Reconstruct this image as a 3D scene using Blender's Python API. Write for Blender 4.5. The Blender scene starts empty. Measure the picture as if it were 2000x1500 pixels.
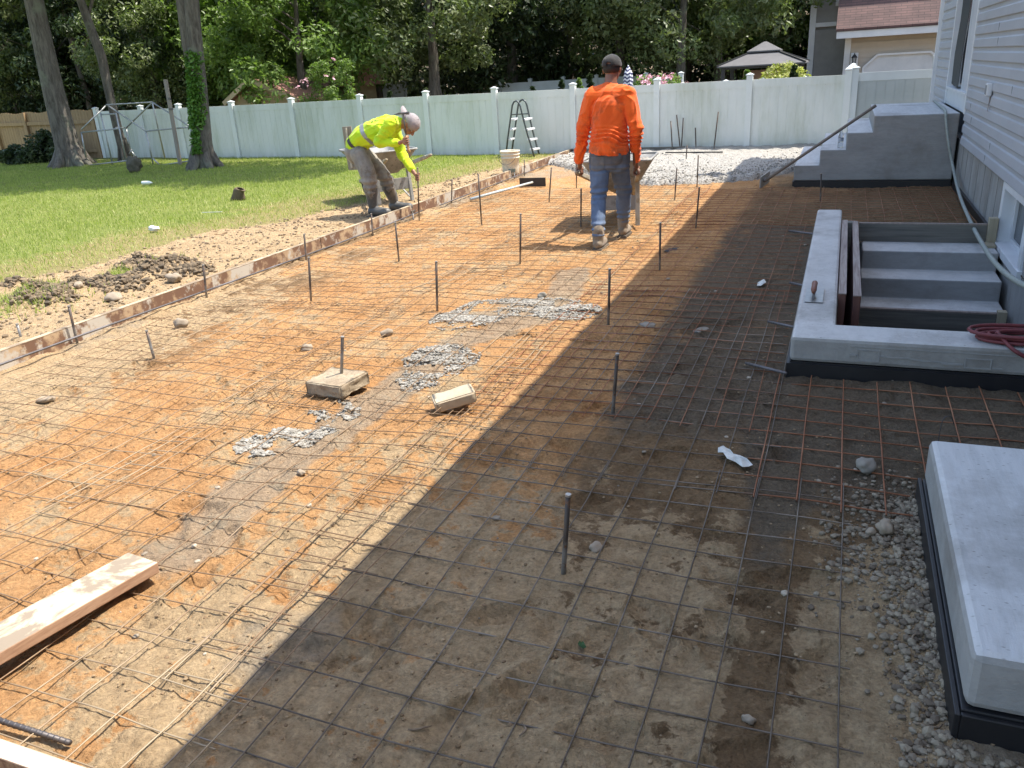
import bpy, bmesh, math, random
import numpy as np
from mathutils import Vector, Matrix, Euler

# ------------------------------------------------------------------ camera
H = 1.62                       # eye height in metres, camera stands at (0,0,H)
FPX = 1578.45                  # focal length in pixels of the 2000 x 1500 photograph
YAW, PITCH, ROLL = -0.39198427, 0.36856943, 0.06038995
def _rot(a, b, c):
    ca, sa = math.cos(a), math.sin(a); cb, sb = math.cos(b), math.sin(b); cc, sc = math.cos(c), math.sin(c)
    yaw = np.array([[ca, -sa, 0], [sa, ca, 0], [0, 0, 1]])
    base = np.array([[1, 0, 0], [0, 0, 1], [0, -1, 0]])
    pit = np.array([[1, 0, 0], [0, cb, -sb], [0, sb, cb]])
    rol = np.array([[cc, -sc, 0], [sc, cc, 0], [0, 0, 1]])
    return rol @ pit @ base @ yaw
RC = _rot(YAW, PITCH, ROLL)
C = bpy.context.scene.collection
cam_d = bpy.data.cameras.new("camera"); cam = bpy.data.objects.new("camera", cam_d); C.objects.link(cam)
Mw = Matrix([list(r) for r in RC.T]).to_4x4(); Mw.translation = (0, 0, H); cam.matrix_world = Mw
cam_d.sensor_width = 36; cam_d.sensor_fit = 'HORIZONTAL'; cam_d.lens = FPX / 2000 * 36
cam_d.clip_start = 0.05; cam_d.clip_end = 2000
scene = bpy.context.scene; scene.camera = cam

# ------------------------------------------------------------------ light
SUN_AZ = math.radians(58)      # clockwise from +Y towards +X
SUN_EL = math.radians(63.5)
world = bpy.data.worlds.new("World"); scene.world = world; world.use_nodes = True
nt = world.node_tree; nt.nodes.clear()
sky = nt.nodes.new("ShaderNodeTexSky"); sky.sky_type = 'NISHITA'; sky.sun_disc = False
sky.sun_elevation = SUN_EL; sky.sun_rotation = SUN_AZ; sky.air_density = 1.2; sky.dust_density = 2.2; sky.ozone_density = 0.5
bg = nt.nodes.new("ShaderNodeBackground"); bg.inputs[1].default_value = 0.15
wo = nt.nodes.new("ShaderNodeOutputWorld"); nt.links.new(sky.outputs[0], bg.inputs[0]); nt.links.new(bg.outputs[0], wo.inputs[0])
sd = bpy.data.lights.new("sun", 'SUN'); sd.energy = 3.45; sd.angle = math.radians(0.3); sd.color = (1.0, 0.94, 0.84)
sun = bpy.data.objects.new("sun", sd); C.objects.link(sun)
sdir = Vector((math.sin(SUN_AZ) * math.cos(SUN_EL), math.cos(SUN_AZ) * math.cos(SUN_EL), math.sin(SUN_EL)))
sun.rotation_euler = sdir.to_track_quat('Z', 'Y').to_euler(); sun.location = (8, 6, 14)
scene.view_settings.view_transform = 'Standard'; scene.view_settings.look = 'None'
scene.view_settings.exposure = 1.29; scene.view_settings.gamma = 1
scene.render.engine = 'CYCLES'
scene.cycles.max_bounces = 6; scene.cycles.transparent_max_bounces = 6
scene.cycles.caustics_reflective = False; scene.cycles.caustics_refractive = False

# ------------------------------------------------------------------ pixel rays of the photograph -> real points at a given depth
def ray(u, v):
    return RC.T @ np.array([(u - 1000) / FPX, -(v - 750) / FPX, -1.0])
def G(u, v, z=0.0):            # point of height z
    d = ray(u, v); t = (z - H) / d[2]; return Vector((d[0] * t, d[1] * t, z))
def P(u, v, Y):                # point at distance Y down the yard
    d = ray(u, v); t = Y / d[1]; return Vector((d[0] * t, Y, H + d[2] * t))
def PX(u, v, X):               # point on the plane x = X
    d = ray(u, v); t = X / d[0]; return Vector((X, d[1] * t, H + d[2] * t))

# ------------------------------------------------------------------ noise
def _h(ix, iy, s):
    n = (ix * 374761393 + iy * 668265263 + s * 974634777) & 0xffffffff
    n = ((n ^ (n >> 13)) * 1274126177) & 0xffffffff
    return ((n ^ (n >> 16)) & 0xffff) / 65535.0
def vn(x, y, s=0):
    x = np.asarray(x, float); y = np.asarray(y, float)
    xi = np.floor(x).astype(np.int64); yi = np.floor(y).astype(np.int64); fx = x - xi; fy = y - yi
    fx = fx * fx * (3 - 2 * fx); fy = fy * fy * (3 - 2 * fy)
    a = _h(xi, yi, s); b = _h(xi + 1, yi, s); c = _h(xi, yi + 1, s); d = _h(xi + 1, yi + 1, s)
    return (a * (1 - fx) + b * fx) * (1 - fy) + (c * (1 - fx) + d * fx) * fy
def fbm(x, y, s=0, o=4):
    r = 0; a = .5; t = 0
    for i in range(o):
        r = r + a * vn(x * 2 ** i, y * 2 ** i, s + i * 17); t += a; a *= .5
    return r / t
def vn3(p, f, s=0):
    x, y, z = p[:, 0] * f, p[:, 1] * f, p[:, 2] * f
    zi = np.floor(z).astype(np.int64); fz = z - zi; fz = fz * fz * (3 - 2 * fz)
    def pl(k):
        xi = np.floor(x).astype(np.int64); yi = np.floor(y).astype(np.int64); fx = x - xi; fy = y - yi
        fx = fx * fx * (3 - 2 * fx); fy = fy * fy * (3 - 2 * fy); zz = (k * 7919) & 0xffffffff
        a = _h(xi, yi + zz, s); b = _h(xi + 1, yi + zz, s); c = _h(xi, yi + 1 + zz, s); d = _h(xi + 1, yi + 1 + zz, s)
        return (a * (1 - fx) + b * fx) * (1 - fy) + (c * (1 - fx) + d * fx) * fy
    return pl(zi) * (1 - fz) + pl(zi + 1) * fz
def ss(a, b, x):
    t = np.clip((np.asarray(x, float) - a) / (b - a), 0, 1); return t * t * (3 - 2 * t)

# ------------------------------------------------------------------ objects
def tag(o, label=None, cat=None, group=None, kind=None):
    if label: o["label"] = label
    if cat: o["category"] = cat
    if group: o["group"] = group
    if kind: o["kind"] = kind
    return o
def thing(name, label, cat, loc=(0, 0, 0), rz=0.0, group=None):
    o = bpy.data.objects.new(name, None); C.objects.link(o); o.location = loc; o.rotation_euler = (0, 0, rz)
    o.empty_display_size = .1
    return tag(o, label, cat, group)
def link_mesh(name, me, m=None, parent=None, smooth=False):
    if m: me.materials.append(m)
    if smooth: me.polygons.foreach_set("use_smooth", [True] * len(me.polygons))
    o = bpy.data.objects.new(name, me); C.objects.link(o)
    if parent: o.parent = parent
    return o
def copy_tree(o, parent=None):
    c = o.copy(); C.objects.link(c); c.parent = parent
    for ch in list(o.children): copy_tree(ch, c)
    return c
class MB:
    """Collects shapes in the owner's local space (world minus off) and links them as one mesh object."""
    def __init__(s, off=(0, 0, 0)): s.v = []; s.f = []; s.off = Vector(off)
    def add(s, vs, fs):
        n = len(s.v); s.v += [tuple(Vector(q) - s.off) for q in vs]; s.f += [tuple(i + n for i in f) for f in fs]; return s
    def box(s, c, d, rot=None, bev=0.0):
        x, y, z = d[0] / 2, d[1] / 2, d[2] / 2
        bm = bmesh.new(); bmesh.ops.create_cube(bm, size=1)
        for q in bm.verts: q.co = Vector((q.co.x * d[0], q.co.y * d[1], q.co.z * d[2]))
        if bev: bmesh.ops.bevel(bm, geom=list(bm.edges), offset=bev, segments=2, profile=.5, affect='EDGES', clamp_overlap=True)
        R = rot.to_matrix() if isinstance(rot, Euler) else (rot if rot else Matrix.Identity(3))
        bm.verts.index_update()
        s.add([R @ q.co + Vector(c) for q in bm.verts], [[q.index for q in f.verts] for f in bm.faces]); bm.free(); return s
    def bb(s, lo, hi, bev=0.0):
        return s.box([(a + b) / 2 for a, b in zip(lo, hi)], [b - a for a, b in zip(lo, hi)], None, bev)
    def bar(s, p, q, w, h, up=(0, 0, 1), bev=0.0):
        p, q = Vector(p), Vector(q); d = (q - p); L = d.length; d.normalize(); u = Vector(up)
        x = d.cross(u).normalized(); z = x.cross(d).normalized()
        return s.box((p + q) / 2, (w, L, h), Matrix((x, d, z)).transposed(), bev)
    def tube(s, pts, r, n=8, cap=True):
        pts = [Vector(q) for q in pts]; rs = r if isinstance(r, (list, tuple)) else [r] * len(pts)
        vs = []; fs = []; t0 = (pts[1] - pts[0]).normalized(); a = Vector((0, 0, 1)) if abs(t0.z) < .9 else Vector((1, 0, 0))
        x = t0.cross(a).normalized()
        for i, p in enumerate(pts):
            t = (pts[min(i + 1, len(pts) - 1)] - pts[max(i - 1, 0)]).normalized()
            x = (x - t * x.dot(t)).normalized(); y = t.cross(x)
            for k in range(n):
                g = 2 * math.pi * k / n; vs.append(p + (x * math.cos(g) + y * math.sin(g)) * rs[i])
            if i:
                b = (i - 1) * n
                for k in range(n): fs.append((b + k, b + (k + 1) % n, b + n + (k + 1) % n, b + n + k))
        if cap:
            fs.append(tuple(range(n - 1, -1, -1))); b = (len(pts) - 1) * n; fs.append(tuple(range(b, b + n)))
        return s.add(vs, fs)
    def lathe(s, prof, c=(0, 0, 0), n=24, M=None):
        vs = []; fs = []; c = Vector(c); M = M or Matrix.Identity(3)
        for r, z in prof:
            for k in range(n):
                g = 2 * math.pi * k / n; vs.append(c + M @ Vector((r * math.cos(g), r * math.sin(g), z)))
        for i in range(len(prof) - 1):
            for k in range(n):
                b = i * n; fs.append((b + k, b + (k + 1) % n, b + n + (k + 1) % n, b + n + k))
        return s.add(vs, fs)
    def poly(s, vs): return s.add(vs, [tuple(range(len(vs)))])
    def prism(s, base, d):
        n = len(base); base = [Vector(q) for q in base]; d = Vector(d)
        return s.add(base + [q + d for q in base], [tuple(range(n - 1, -1, -1)), tuple(range(n, 2 * n))] + [(i, (i + 1) % n, n + (i + 1) % n, n + i) for i in range(n)])
    def build(s, name, m=None, parent=None, smooth=False, bevel=0, label=None):
        me = bpy.data.meshes.new(name); me.from_pydata(s.v, [], s.f); me.update()
        bm = bmesh.new(); bm.from_mesh(me); bmesh.ops.recalc_face_normals(bm, faces=bm.faces); bm.to_mesh(me); bm.free()
        o = link_mesh(name, me, m, parent, smooth)
        if bevel:
            b = o.modifiers.new("bevel", 'BEVEL'); b.width = bevel; b.segments = 2; b.limit_method = 'ANGLE'
        if label: o["label"] = label
        return o
def fast_mesh(name, co, faces_flat, per, m=None, parent=None, smooth=False, mats=None):
    """co (n,3) array, faces all with `per` corners"""
    me = bpy.data.meshes.new(name); n = len(co); nf = len(faces_flat) // per
    me.vertices.add(n); me.vertices.foreach_set("co", np.asarray(co, np.float32).ravel())
    me.loops.add(nf * per); me.loops.foreach_set("vertex_index", np.asarray(faces_flat, np.int32).ravel())
    me.polygons.add(nf); me.polygons.foreach_set("loop_start", np.arange(0, nf * per, per, dtype=np.int32))
    me.polygons.foreach_set("use_smooth", np.full(nf, smooth))
    me.update(calc_edges=True); me.validate()
    if m: me.materials.append(m)
    o = bpy.data.objects.new(name, me); C.objects.link(o)
    if parent: o.parent = parent
    return o

# ------------------------------------------------------------------ materials
MATS = {}
class NT:
    def __init__(s, name):
        s.m = bpy.data.materials.new(name); s.m.use_nodes = True; s.t = s.m.node_tree; s.n = s.t.nodes
        s.b = s.n["Principled BSDF"]; s.out = s.n["Material Output"]; s.tc = s.n.new("ShaderNodeTexCoord")
    def L(s, a, b): s.t.links.new(a, b)
    def val(s, node, k, v):
        if hasattr(v, 'is_output') or isinstance(v, bpy.types.NodeSocket): s.L(v, node.inputs[k])
        else: node.inputs[k].default_value = v
    def coord(s, kind='Object', scale=(1, 1, 1), rot=(0, 0, 0)):
        mp = s.n.new("ShaderNodeMapping"); mp.inputs['Scale'].default_value = scale; mp.inputs['Rotation'].default_value = rot
        s.L(s.tc.outputs[kind], mp.inputs[0]); return mp.outputs[0]
    def noise(s, scale, detail=5, rough=.6, co=None, dist=0.0):
        n = s.n.new("ShaderNodeTexNoise"); n.inputs['Scale'].default_value = scale; n.inputs['Detail'].default_value = detail
        n.inputs['Roughness'].default_value = rough; n.inputs['Distortion'].default_value = dist
        s.L(co or s.tc.outputs['Object'], n.inputs['Vector']); return n.outputs['Fac']
    def voro(s, scale, co=None, feat='F1', out='Distance'):
        n = s.n.new("ShaderNodeTexVoronoi"); n.inputs['Scale'].default_value = scale; n.feature = feat
        s.L(co or s.tc.outputs['Object'], n.inputs['Vector']); return n.outputs[out]
    def wave(s, scale, dist=2, co=None, typ='BANDS', d='X', detail=2):
        n = s.n.new("ShaderNodeTexWave"); n.wave_type = typ; n.bands_direction = d; n.inputs['Scale'].default_value = scale
        n.inputs['Distortion'].default_value = dist; n.inputs['Detail'].default_value = detail
        s.L(co or s.tc.outputs['Object'], n.inputs['Vector']); return n.outputs['Fac']
    def ramp(s, fac, a, b, ca=(0, 0, 0, 1), cb=(1, 1, 1, 1)):
        r = s.n.new("ShaderNodeValToRGB"); e = r.color_ramp.elements; e[0].position = a; e[1].position = b
        e[0].color = tuple(ca)[:3] + (1,); e[1].color = tuple(cb)[:3] + (1,); s.L(fac, r.inputs[0]); return r.outputs[0]
    def mix(s, fac, a, b, mode='MIX'):
        n = s.n.new("ShaderNodeMix"); n.data_type = 'RGBA'; n.blend_type = mode
        for k, v in ((0, fac), (6, a), (7, b)):
            if isinstance(v, bpy.types.NodeSocket): s.L(v, n.inputs[k])
            elif k == 0: n.inputs[0].default_value = v
            else: n.inputs[k].default_value = tuple(v)[:3] + (1,)
        return n.outputs[2]
    def math(s, op, a, b=0.0, clamp=False):
        n = s.n.new("ShaderNodeMath"); n.operation = op; n.use_clamp = clamp
        for k, v in ((0, a), (1, b)):
            if isinstance(v, bpy.types.NodeSocket): s.L(v, n.inputs[k])
            else: n.inputs[k].default_value = v
        return n.outputs[0]
    def attr(s, name, out='Color'):
        n = s.n.new("ShaderNodeAttribute"); n.attribute_name = name; return n.outputs[out]
    def sep(s, v, kind='RGB'):
        n = s.n.new("ShaderNodeSeparateColor" if kind == 'RGB' else "ShaderNodeSeparateXYZ"); s.L(v, n.inputs[0]); return n.outputs
    def bump(s, h, strength=.3, dist=.01, prev=None):
        n = s.n.new("ShaderNodeBump"); n.inputs['Strength'].default_value = strength; n.inputs['Distance'].default_value = dist
        s.L(h, n.inputs['Height'])
        if prev is not None: s.L(prev, n.inputs['Normal'])
        return n.outputs[0]
    def done(s, col=None, rough=.8, metal=0, normal=None, spec=None):
        if col is not None:
            if isinstance(col, bpy.types.NodeSocket): s.L(col, s.b.inputs['Base Color'])
            else: s.b.inputs['Base Color'].default_value = tuple(col)[:3] + (1,)
        if isinstance(rough, bpy.types.NodeSocket): s.L(rough, s.b.inputs['Roughness'])
        else: s.b.inputs['Roughness'].default_value = rough
        s.b.inputs['Metallic'].default_value = metal
        if spec is not None: s.b.inputs['Specular IOR Level'].default_value = spec
        if normal is not None: s.L(normal, s.b.inputs['Normal'])
        return s.m
def simple(name, c1, c2=None, scale=6, rough=.75, metal=0, bump=.15, bscale=60, bdist=.004, stretch=(1, 1, 1), lo=.35, hi=.7, spec=None):
    if name in MATS: return MATS[name]
    t = NT(name); co = t.coord('Object', stretch)
    c2 = c2 or tuple(x * .8 for x in c1)
    col = t.ramp(t.noise(scale, 6, .65, co), lo, hi, c1, c2)
    nb = t.bump(t.noise(bscale, 4, .6, co), bump, bdist) if bump else None
    MATS[name] = t.done(col, rough, metal, nb, spec); return MATS[name]
# ================================================================== GROUND
def in_hole(x, y): return (x > .06) & (x < 1.30) & (y > 4.50) & (y < 7.96)
LAWN = np.array([[-30, -30], [-7.6, 0], [-7.1, 3.6], [-6.95, 4.9], [-6.75, 5.7], [-6.8, 7.4], [-6.3, 8.2], [-5.95, 9.4], [-5.75, 11.9], [-5.2, 14.6], [-5.1, 16.0], [-5.1, 400]])
def lawn_edge(y): return np.interp(y, LAWN[:, 1], LAWN[:, 0])
_rng = np.random.RandomState(7)
FOOT = [(_rng.uniform(-4.2, .2), _rng.uniform(1.5, 5.5), _rng.uniform(0, 6.28)) for _ in range(60)] + \
       [(G(u, v).x, G(u, v).y, a) for u, v, a in ((625, 1275, .3), (705, 1290, .2), (1030, 1330, 1.2), (985, 1200, .6), (1400, 1245, 1.8), (1160, 1250, .9), (1190, 1440, .2), (1270, 1210, 2.2), (1480, 1160, 2.5), (900, 1400, 1.), (800, 1210, .7), (1600, 1300, 1.1))]
CLOD = [(G(u, v, .08), r, h) for u, v, r, h in ((75, 585, .22, .16), (30, 555, .1, .08), (150, 555, .13, .09), (205, 555, .13, .1), (245, 560, .17, .14), (300, 535, .22, .16), (345, 520, .18, .13), (270, 520, .2, .12), (380, 530, .16, .1), (110, 590, .14, .08))]
def zg(x, y):
    x = np.asarray(x, float); y = np.asarray(y, float)
    pad = ss(-4.93, -4.97, x) * 0
    out = ss(-4.92, -4.99, x)                                   # outside the form boards the soil stands higher
    z = (fbm(x * 1.3, y * 1.3, 3, 3) - .5) * .045 + (fbm(x * 7, y * 7, 9, 4) - .5) * .042
    rn = 1 - np.abs(2 * fbm(x * 14, y * 14, 31, 3) - 1); z = z + (rn - .7) * .030 * ss(.25, .5, fbm(x * 1.1, y * 1.1, 77, 2))
    for fx, fy, a in FOOT:
        c, s = math.cos(a), math.sin(a); dx = (x - fx) * c + (y - fy) * s; dy = -(x - fx) * s + (y - fy) * c
        q = (dx / .14) ** 2 + (dy / .05) ** 2
        z = z - .026 * np.clip(1 - q, 0, 1) ** .5 + .012 * np.exp(-((q - 1.4) / .5) ** 2)
    z = z + .032 * ss(-4.55, -4.9, x) * (.5 + fbm(x * 4, y * 4, 63, 2))
    zo = .075 + (fbm(x * 2, y * 2, 5, 4) - .5) * .05 + (fbm(x * 11, y * 11, 8, 3) - .5) * .04 * ss(lawn_edge(y) - .3, lawn_edge(y) + .1, x)
    for c, r, h in CLOD:
        d = np.hypot(x - c.x, (y - c.y) * .8) / r
        zo = zo + h * .8 * np.exp(-d * d * 1.6) * (.4 + 1.1 * fbm(x * 12, y * 12, 41, 4))
    z = z * (1 - out) + zo * out
    far = ss(15.0, 16.2, y)
    z = z * (1 - far) + far * (.05 + (fbm(x * .4, y * .4, 2, 2) - .5) * .1)
    b = ss(45, 80, y); z = z + b * 11 * (.6 + .5 * fbm(x * .03, y * .03, 4, 3))
    return z
def zlow(x, y): return (fbm(x * 1.3, y * 1.3, 3, 3) - .5) * .045 + .026 * ss(-4.55, -4.9, x)
def zs(x, y): return float(zg(np.array([x]), np.array([y]))[0])
def lines(*segs):
    out = []
    for a, b, st in segs: out += list(np.arange(a, b - 1e-6, st))
    return np.array(sorted(set(np.round(out, 4))))
gx = lines((-300, -60, 40), (-60, -26, 3), (-26, -8, .25), (-8, -4.99, .035), (-4.99, -4.91, .02), (-4.91, 1.36, .022), (1.36, 3, .3), (3, 30, 3), (30, 301, 30))
gx = np.sort(np.concatenate([gx, [.06, 1.30]]))
gy = lines((-100, -10, 15), (-10, 1, 1), (1.0, 4.4, .018), (4.4, 8, .026), (8, 12, .04), (12, 16.6, .08), (16.6, 40, 1), (40, 120, 6), (120, 401, 40))
gy = np.sort(np.concatenate([gy, [4.50, 7.96]]))
GX, GY = np.meshgrid(gx, gy); GZ = zg(GX, GY)
inh = (GX > .05) & (GX < 1.31) & (GY > 4.48) & (GY < 7.97)
nx, ny = len(gx), len(gy); idx = np.arange(nx * ny).reshape(ny, nx)
q = np.stack([idx[:-1, :-1], idx[:-1, 1:], idx[1:, 1:], idx[1:, :-1]], -1)
cx = (gx[:-1] + gx[1:]) / 2; cy = (gy[:-1] + gy[1:]) / 2; CX, CY = np.meshgrid(cx, cy)
keep = ~in_hole(CX, CY)
gt = NT("soil and lawn ground")
A = gt.sep(gt.attr("masks")); B = gt.sep(gt.attr("masks2"))
n1 = gt.noise(2.2, 8, .65); n2 = gt.noise(9, 8, .7); n3 = gt.noise(60, 6, .7); n4 = gt.noise(260, 3, .6)
def soft(mask, nz, amt=.7, a=.4, b=.6):      # break a mask's edge with noise
    return gt.ramp(gt.math('ADD', mask, gt.math('MULTIPLY', gt.math('SUBTRACT', nz, .5), amt)), a, b)
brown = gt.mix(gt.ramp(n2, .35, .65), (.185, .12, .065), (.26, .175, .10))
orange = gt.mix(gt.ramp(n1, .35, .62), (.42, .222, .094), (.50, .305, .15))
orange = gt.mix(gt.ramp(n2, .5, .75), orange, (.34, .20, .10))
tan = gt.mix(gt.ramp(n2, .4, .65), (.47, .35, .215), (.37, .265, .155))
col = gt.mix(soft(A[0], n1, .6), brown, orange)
nn = gt.math('ADD', gt.math('MULTIPLY', n1, .5), gt.math('MULTIPLY', n2, .5))
col = gt.mix(soft(A[1], nn, 2.6, .44, .52), col, tan)
grey = gt.mix(n2, (.25, .215, .165), (.35, .30, .235))
col = gt.mix(gt.math('MULTIPLY', soft(A[2], nn, 1.6, .42, .66), .7), col, grey)
dark = gt.mix(n2, (.115, .09, .065), (.19, .15, .105))
col = gt.mix(soft(B[0], nn, 1.8, .38, .72), col, dark)
gcol = gt.mix(gt.ramp(n2, .3, .7), (.16, .21, .05), (.25, .27, .09))
gcol = gt.mix(soft(B[1], n2, 1.2, .4, .65), gcol, (.28, .24, .11))
col = gt.mix(soft(B[2], n3, .6, .42, .58), col, gcol)
col = gt.mix(gt.ramp(n3, .3, .7), gt.mix(1, col, (.66, .64, .62), 'MULTIPLY'), gt.mix(1, col, (1.25, 1.23, 1.18), 'MULTIPLY'))
sp = gt.voro(75); col = gt.mix(gt.ramp(sp, .0, .14, (.55, .55, .55), (0, 0, 0)), col, (.36, .31, .24))
sp2 = gt.voro(31); col = gt.mix(gt.ramp(sp2, .0, .035, (.6, .6, .6), (0, 0, 0)), col, (.09, .065, .045))
h = gt.math('ADD', gt.math('MULTIPLY', n3, .6), gt.math('MULTIPLY', n4, .25))
nb = gt.bump(h, 1, .018); nb = gt.bump(gt.noise(24, 6, .7), .8, .03, nb); nb = gt.bump(n2, .6, .04, nb); nb = gt.bump(gt.math('MULTIPLY', gt.voro(38), -1), .5, .012, nb); nb = gt.bump(gt.noise(110, 4, .7), .6, .006, nb)
GM = gt.done(col, .93, 0, nb, .15)
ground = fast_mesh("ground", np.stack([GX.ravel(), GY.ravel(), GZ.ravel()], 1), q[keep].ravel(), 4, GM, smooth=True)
tag(ground, kind='structure')
def seg_dist(x, y, pts):
    d = np.full(np.shape(x), 1e9)
    for (ax, ay), (bx, by) in zip(pts[:-1], pts[1:]):
        vx, vy = bx - ax, by - ay; t = np.clip(((x - ax) * vx + (y - ay) * vy) / (vx * vx + vy * vy), 0, 1)
        d = np.minimum(d, np.hypot(x - ax - t * vx, y - ay - t * vy))
    return d
def gl(*uv): return [tuple(G(u, v)[:2]) for u, v in uv]
X, Y = GX, GY
m_or = ss(-.35, -1.25, X + .0 * Y + .7 * (fbm(X, Y, 21, 2) - .5)) * ss(-4.9, -4.6, X) * (.75 + .25 * ss(.3, .6, fbm(X * .9, Y * .9, 14, 2)))  # orange fades to brown within the house shadow: shade put into the soil colour
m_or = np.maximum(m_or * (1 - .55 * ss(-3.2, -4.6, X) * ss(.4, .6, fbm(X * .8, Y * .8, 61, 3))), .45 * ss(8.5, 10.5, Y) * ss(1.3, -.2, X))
m_dry = .68 * ss(3.7, 2.0, Y) * ss(-2.2, -1.0, X) + .9 * ss(.05, .28, X) * ss(2.75, 2.0, Y) + .36 * ss(-1.0, -1.8, X) + .5 * ss(-3.6, -4.9, X) * ss(7, 3, Y)
m_dry = np.clip(m_dry - .55 * ss(.14, .0, np.abs(X + .1)) * ss(3.2, 2.2, Y) + .30 * ss(-4.95, -5.1, X), 0, 1)
slur = seg_dist(X, Y, gl((350, 1080), (520, 930), (720, 790), (900, 670), (1080, 610), (1120, 530)))
m_cem = ss(.26, .08, slur) * .8 + .9 * ss(.25, .05, seg_dist(X, Y, gl((940, 620), (1100, 605)))) + .7 * ss(.3, .05, np.hypot(X - G(1000, 590).x, Y - G(1000, 590).y))
m_cem = m_cem + .6 * ss(11.9, 12.6, Y) * ss(-5, -4.6, X) * ss(16.2, 15.8, Y) + .5 * ss(.2, .05, np.hypot(X - G(1440, 810).x, (Y - G(1440, 810).y) * .7)) + .7 * ss(.5, .2, np.hypot(X - .6, (Y - 1.62)))
m_cem = m_cem + .6 * ss(-4.4, -4.85, X) * ss(.35, .55, fbm(X * 1.5, Y * 1.5, 91, 3)) * ss(-4.95, -4.9, X) + .6 * ss(.35, .1, np.hypot(X + 1.5, (Y - 1.62)))
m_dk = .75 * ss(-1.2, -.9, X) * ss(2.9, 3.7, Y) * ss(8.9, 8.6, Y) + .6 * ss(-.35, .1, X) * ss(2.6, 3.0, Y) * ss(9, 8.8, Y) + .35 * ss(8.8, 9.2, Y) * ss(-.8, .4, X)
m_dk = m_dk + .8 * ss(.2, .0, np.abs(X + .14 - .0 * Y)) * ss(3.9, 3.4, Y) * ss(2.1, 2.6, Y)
for c, r, hh in CLOD: m_dk = m_dk + .7 * ss(r * 1.1, r * .5, np.hypot(X - c.x, Y - c.y))
le = lawn_edge(Y); m_gr = ss(.12, -.12, X - le + .25 * (fbm(X * 3, Y * 3, 51, 3) - .5)) * ss(15.9, 15.5, Y - .25 * np.maximum(0, -X - 9))
m_wood = ss(15.6, 15.9, Y - .08 * np.maximum(0, -X - 9)) * ss(-16, -11, -X * -1 - 0) * 0
m_dry_gr = ss(-2.2, -.1, X - le) + .5 * ss(.45, .65, fbm(X * .5, Y * .5, 71, 2)) * ss(12, 7, Y) + .5 * ss(14.4, 15.3, Y) * ss(-9, -13, X)
m_dk = np.maximum(m_dk, .75 * ss(15.3, 15.8, Y - .08 * np.maximum(0, -X - 10)))
def colattr(me, name, r, g, b):
    a = me.color_attributes.new(name, 'FLOAT_COLOR', 'POINT')
    a.data.foreach_set("color", np.stack([r.ravel(), g.ravel(), b.ravel(), np.ones(r.size)], 1).astype(np.float32).ravel())
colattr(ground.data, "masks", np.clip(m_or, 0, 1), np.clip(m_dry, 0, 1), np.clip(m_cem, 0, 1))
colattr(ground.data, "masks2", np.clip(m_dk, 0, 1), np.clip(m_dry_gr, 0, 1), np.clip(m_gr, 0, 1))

# ------------------------------------------------------------------ loose stones, crumbs
def ico(sub=1):
    bm = bmesh.new(); bmesh.ops.create_icosphere(bm, subdivisions=sub, radius=1); bm.verts.index_update()
    v = np.array([list(q.co) for q in bm.verts]); f = np.array([[q.index for q in k.verts] for k in bm.faces]); bm.free(); return v, f
IV, IF = ico(1); IV2, IF2 = ico(3)
def scatter(name, pts, sizes, m, seed=1, flat=.6, jag=.35, parent=None, sink=.25):
    r = np.random.RandomState(seed); n = len(pts); k = len(IV)
    co = np.repeat(IV[None], n, 0) * (1 + jag * (r.rand(n, k, 1) - .5)); co *= np.array([1, 1, flat]) * (1 + .5 * (r.rand(n, 1, 3) - .5))
    a = r.rand(n) * 6.28; ca, sa = np.cos(a)[:, None], np.sin(a)[:, None]
    x = co[:, :, 0] * ca - co[:, :, 1] * sa; y = co[:, :, 0] * sa + co[:, :, 1] * ca
    s = np.asarray(sizes)[:, None]; pts = np.asarray(pts)
    o = np.stack([x * s + pts[:, 0:1], y * s + pts[:, 1:2], co[:, :, 2] * s + pts[:, 2:3] + s * flat * (1 - 2 * sink)], -1)
    f = IF[None] + (np.arange(n) * k)[:, None, None]
    return fast_mesh(name, o.reshape(-1, 3), f.ravel(), 3, m, parent)
def pmat(name, c1, c2, rough=.9):
    t = NT(name); g = t.n.new("ShaderNodeNewGeometry"); r = g.outputs['Random Per Island']
    col = t.ramp(r, .1, .9, c1, c2); col = t.mix(t.noise(40, 5), col, t.mix(1, col, (.6, .6, .6), 'MULTIPLY'))
    return t.done(col, rough, 0, t.bump(t.noise(160, 3), .4, .003))
rs = np.random.RandomState(4)
def rnd_pts(n, x0, x1, y0, y1, pw=1.0, keepf=None):
    x = rs.uniform(x0, x1, n); y = y0 + (y1 - y0) * rs.rand(n) ** pw
    k = ~in_hole(x, y)
    if keepf is not None: k &= keepf(x, y)
    x, y = x[k], y[k]; return np.stack([x, y, zg(x, y)], 1)
p = rnd_pts(20000, -4.8, 1.2, 1.3, 11.5, 1.5, lambda x, y: fbm(x * 1.5, y * 1.5, 15, 3) > .42)
tag(scatter("loose_crumbs", p, .0015 + .0062 * rs.rand(len(p)) ** 3.5, pmat("soil crumbs", (.22, .14, .075), (.40, .29, .17)), 2), "small crumbs of soil and grit strewn over the excavated pad", "soil crumbs", kind='stuff')
p = rnd_pts(260, -4.8, 1.2, 1.5, 11.5, 1.3)
tag(scatter("pebbles", p, .004 + .012 * rs.rand(len(p)) ** 2.5, pmat("pebble stone", (.28, .23, .17), (.5, .43, .33), .7), 3, .65, .12), "small pale pebbles dotted over the excavated soil", "pebbles", kind='stuff')
p = rnd_pts(6500, -7.0, -4.97, 2.5, 13, 1.2, lambda x, y: x > lawn_edge(y) - .1)
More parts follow.
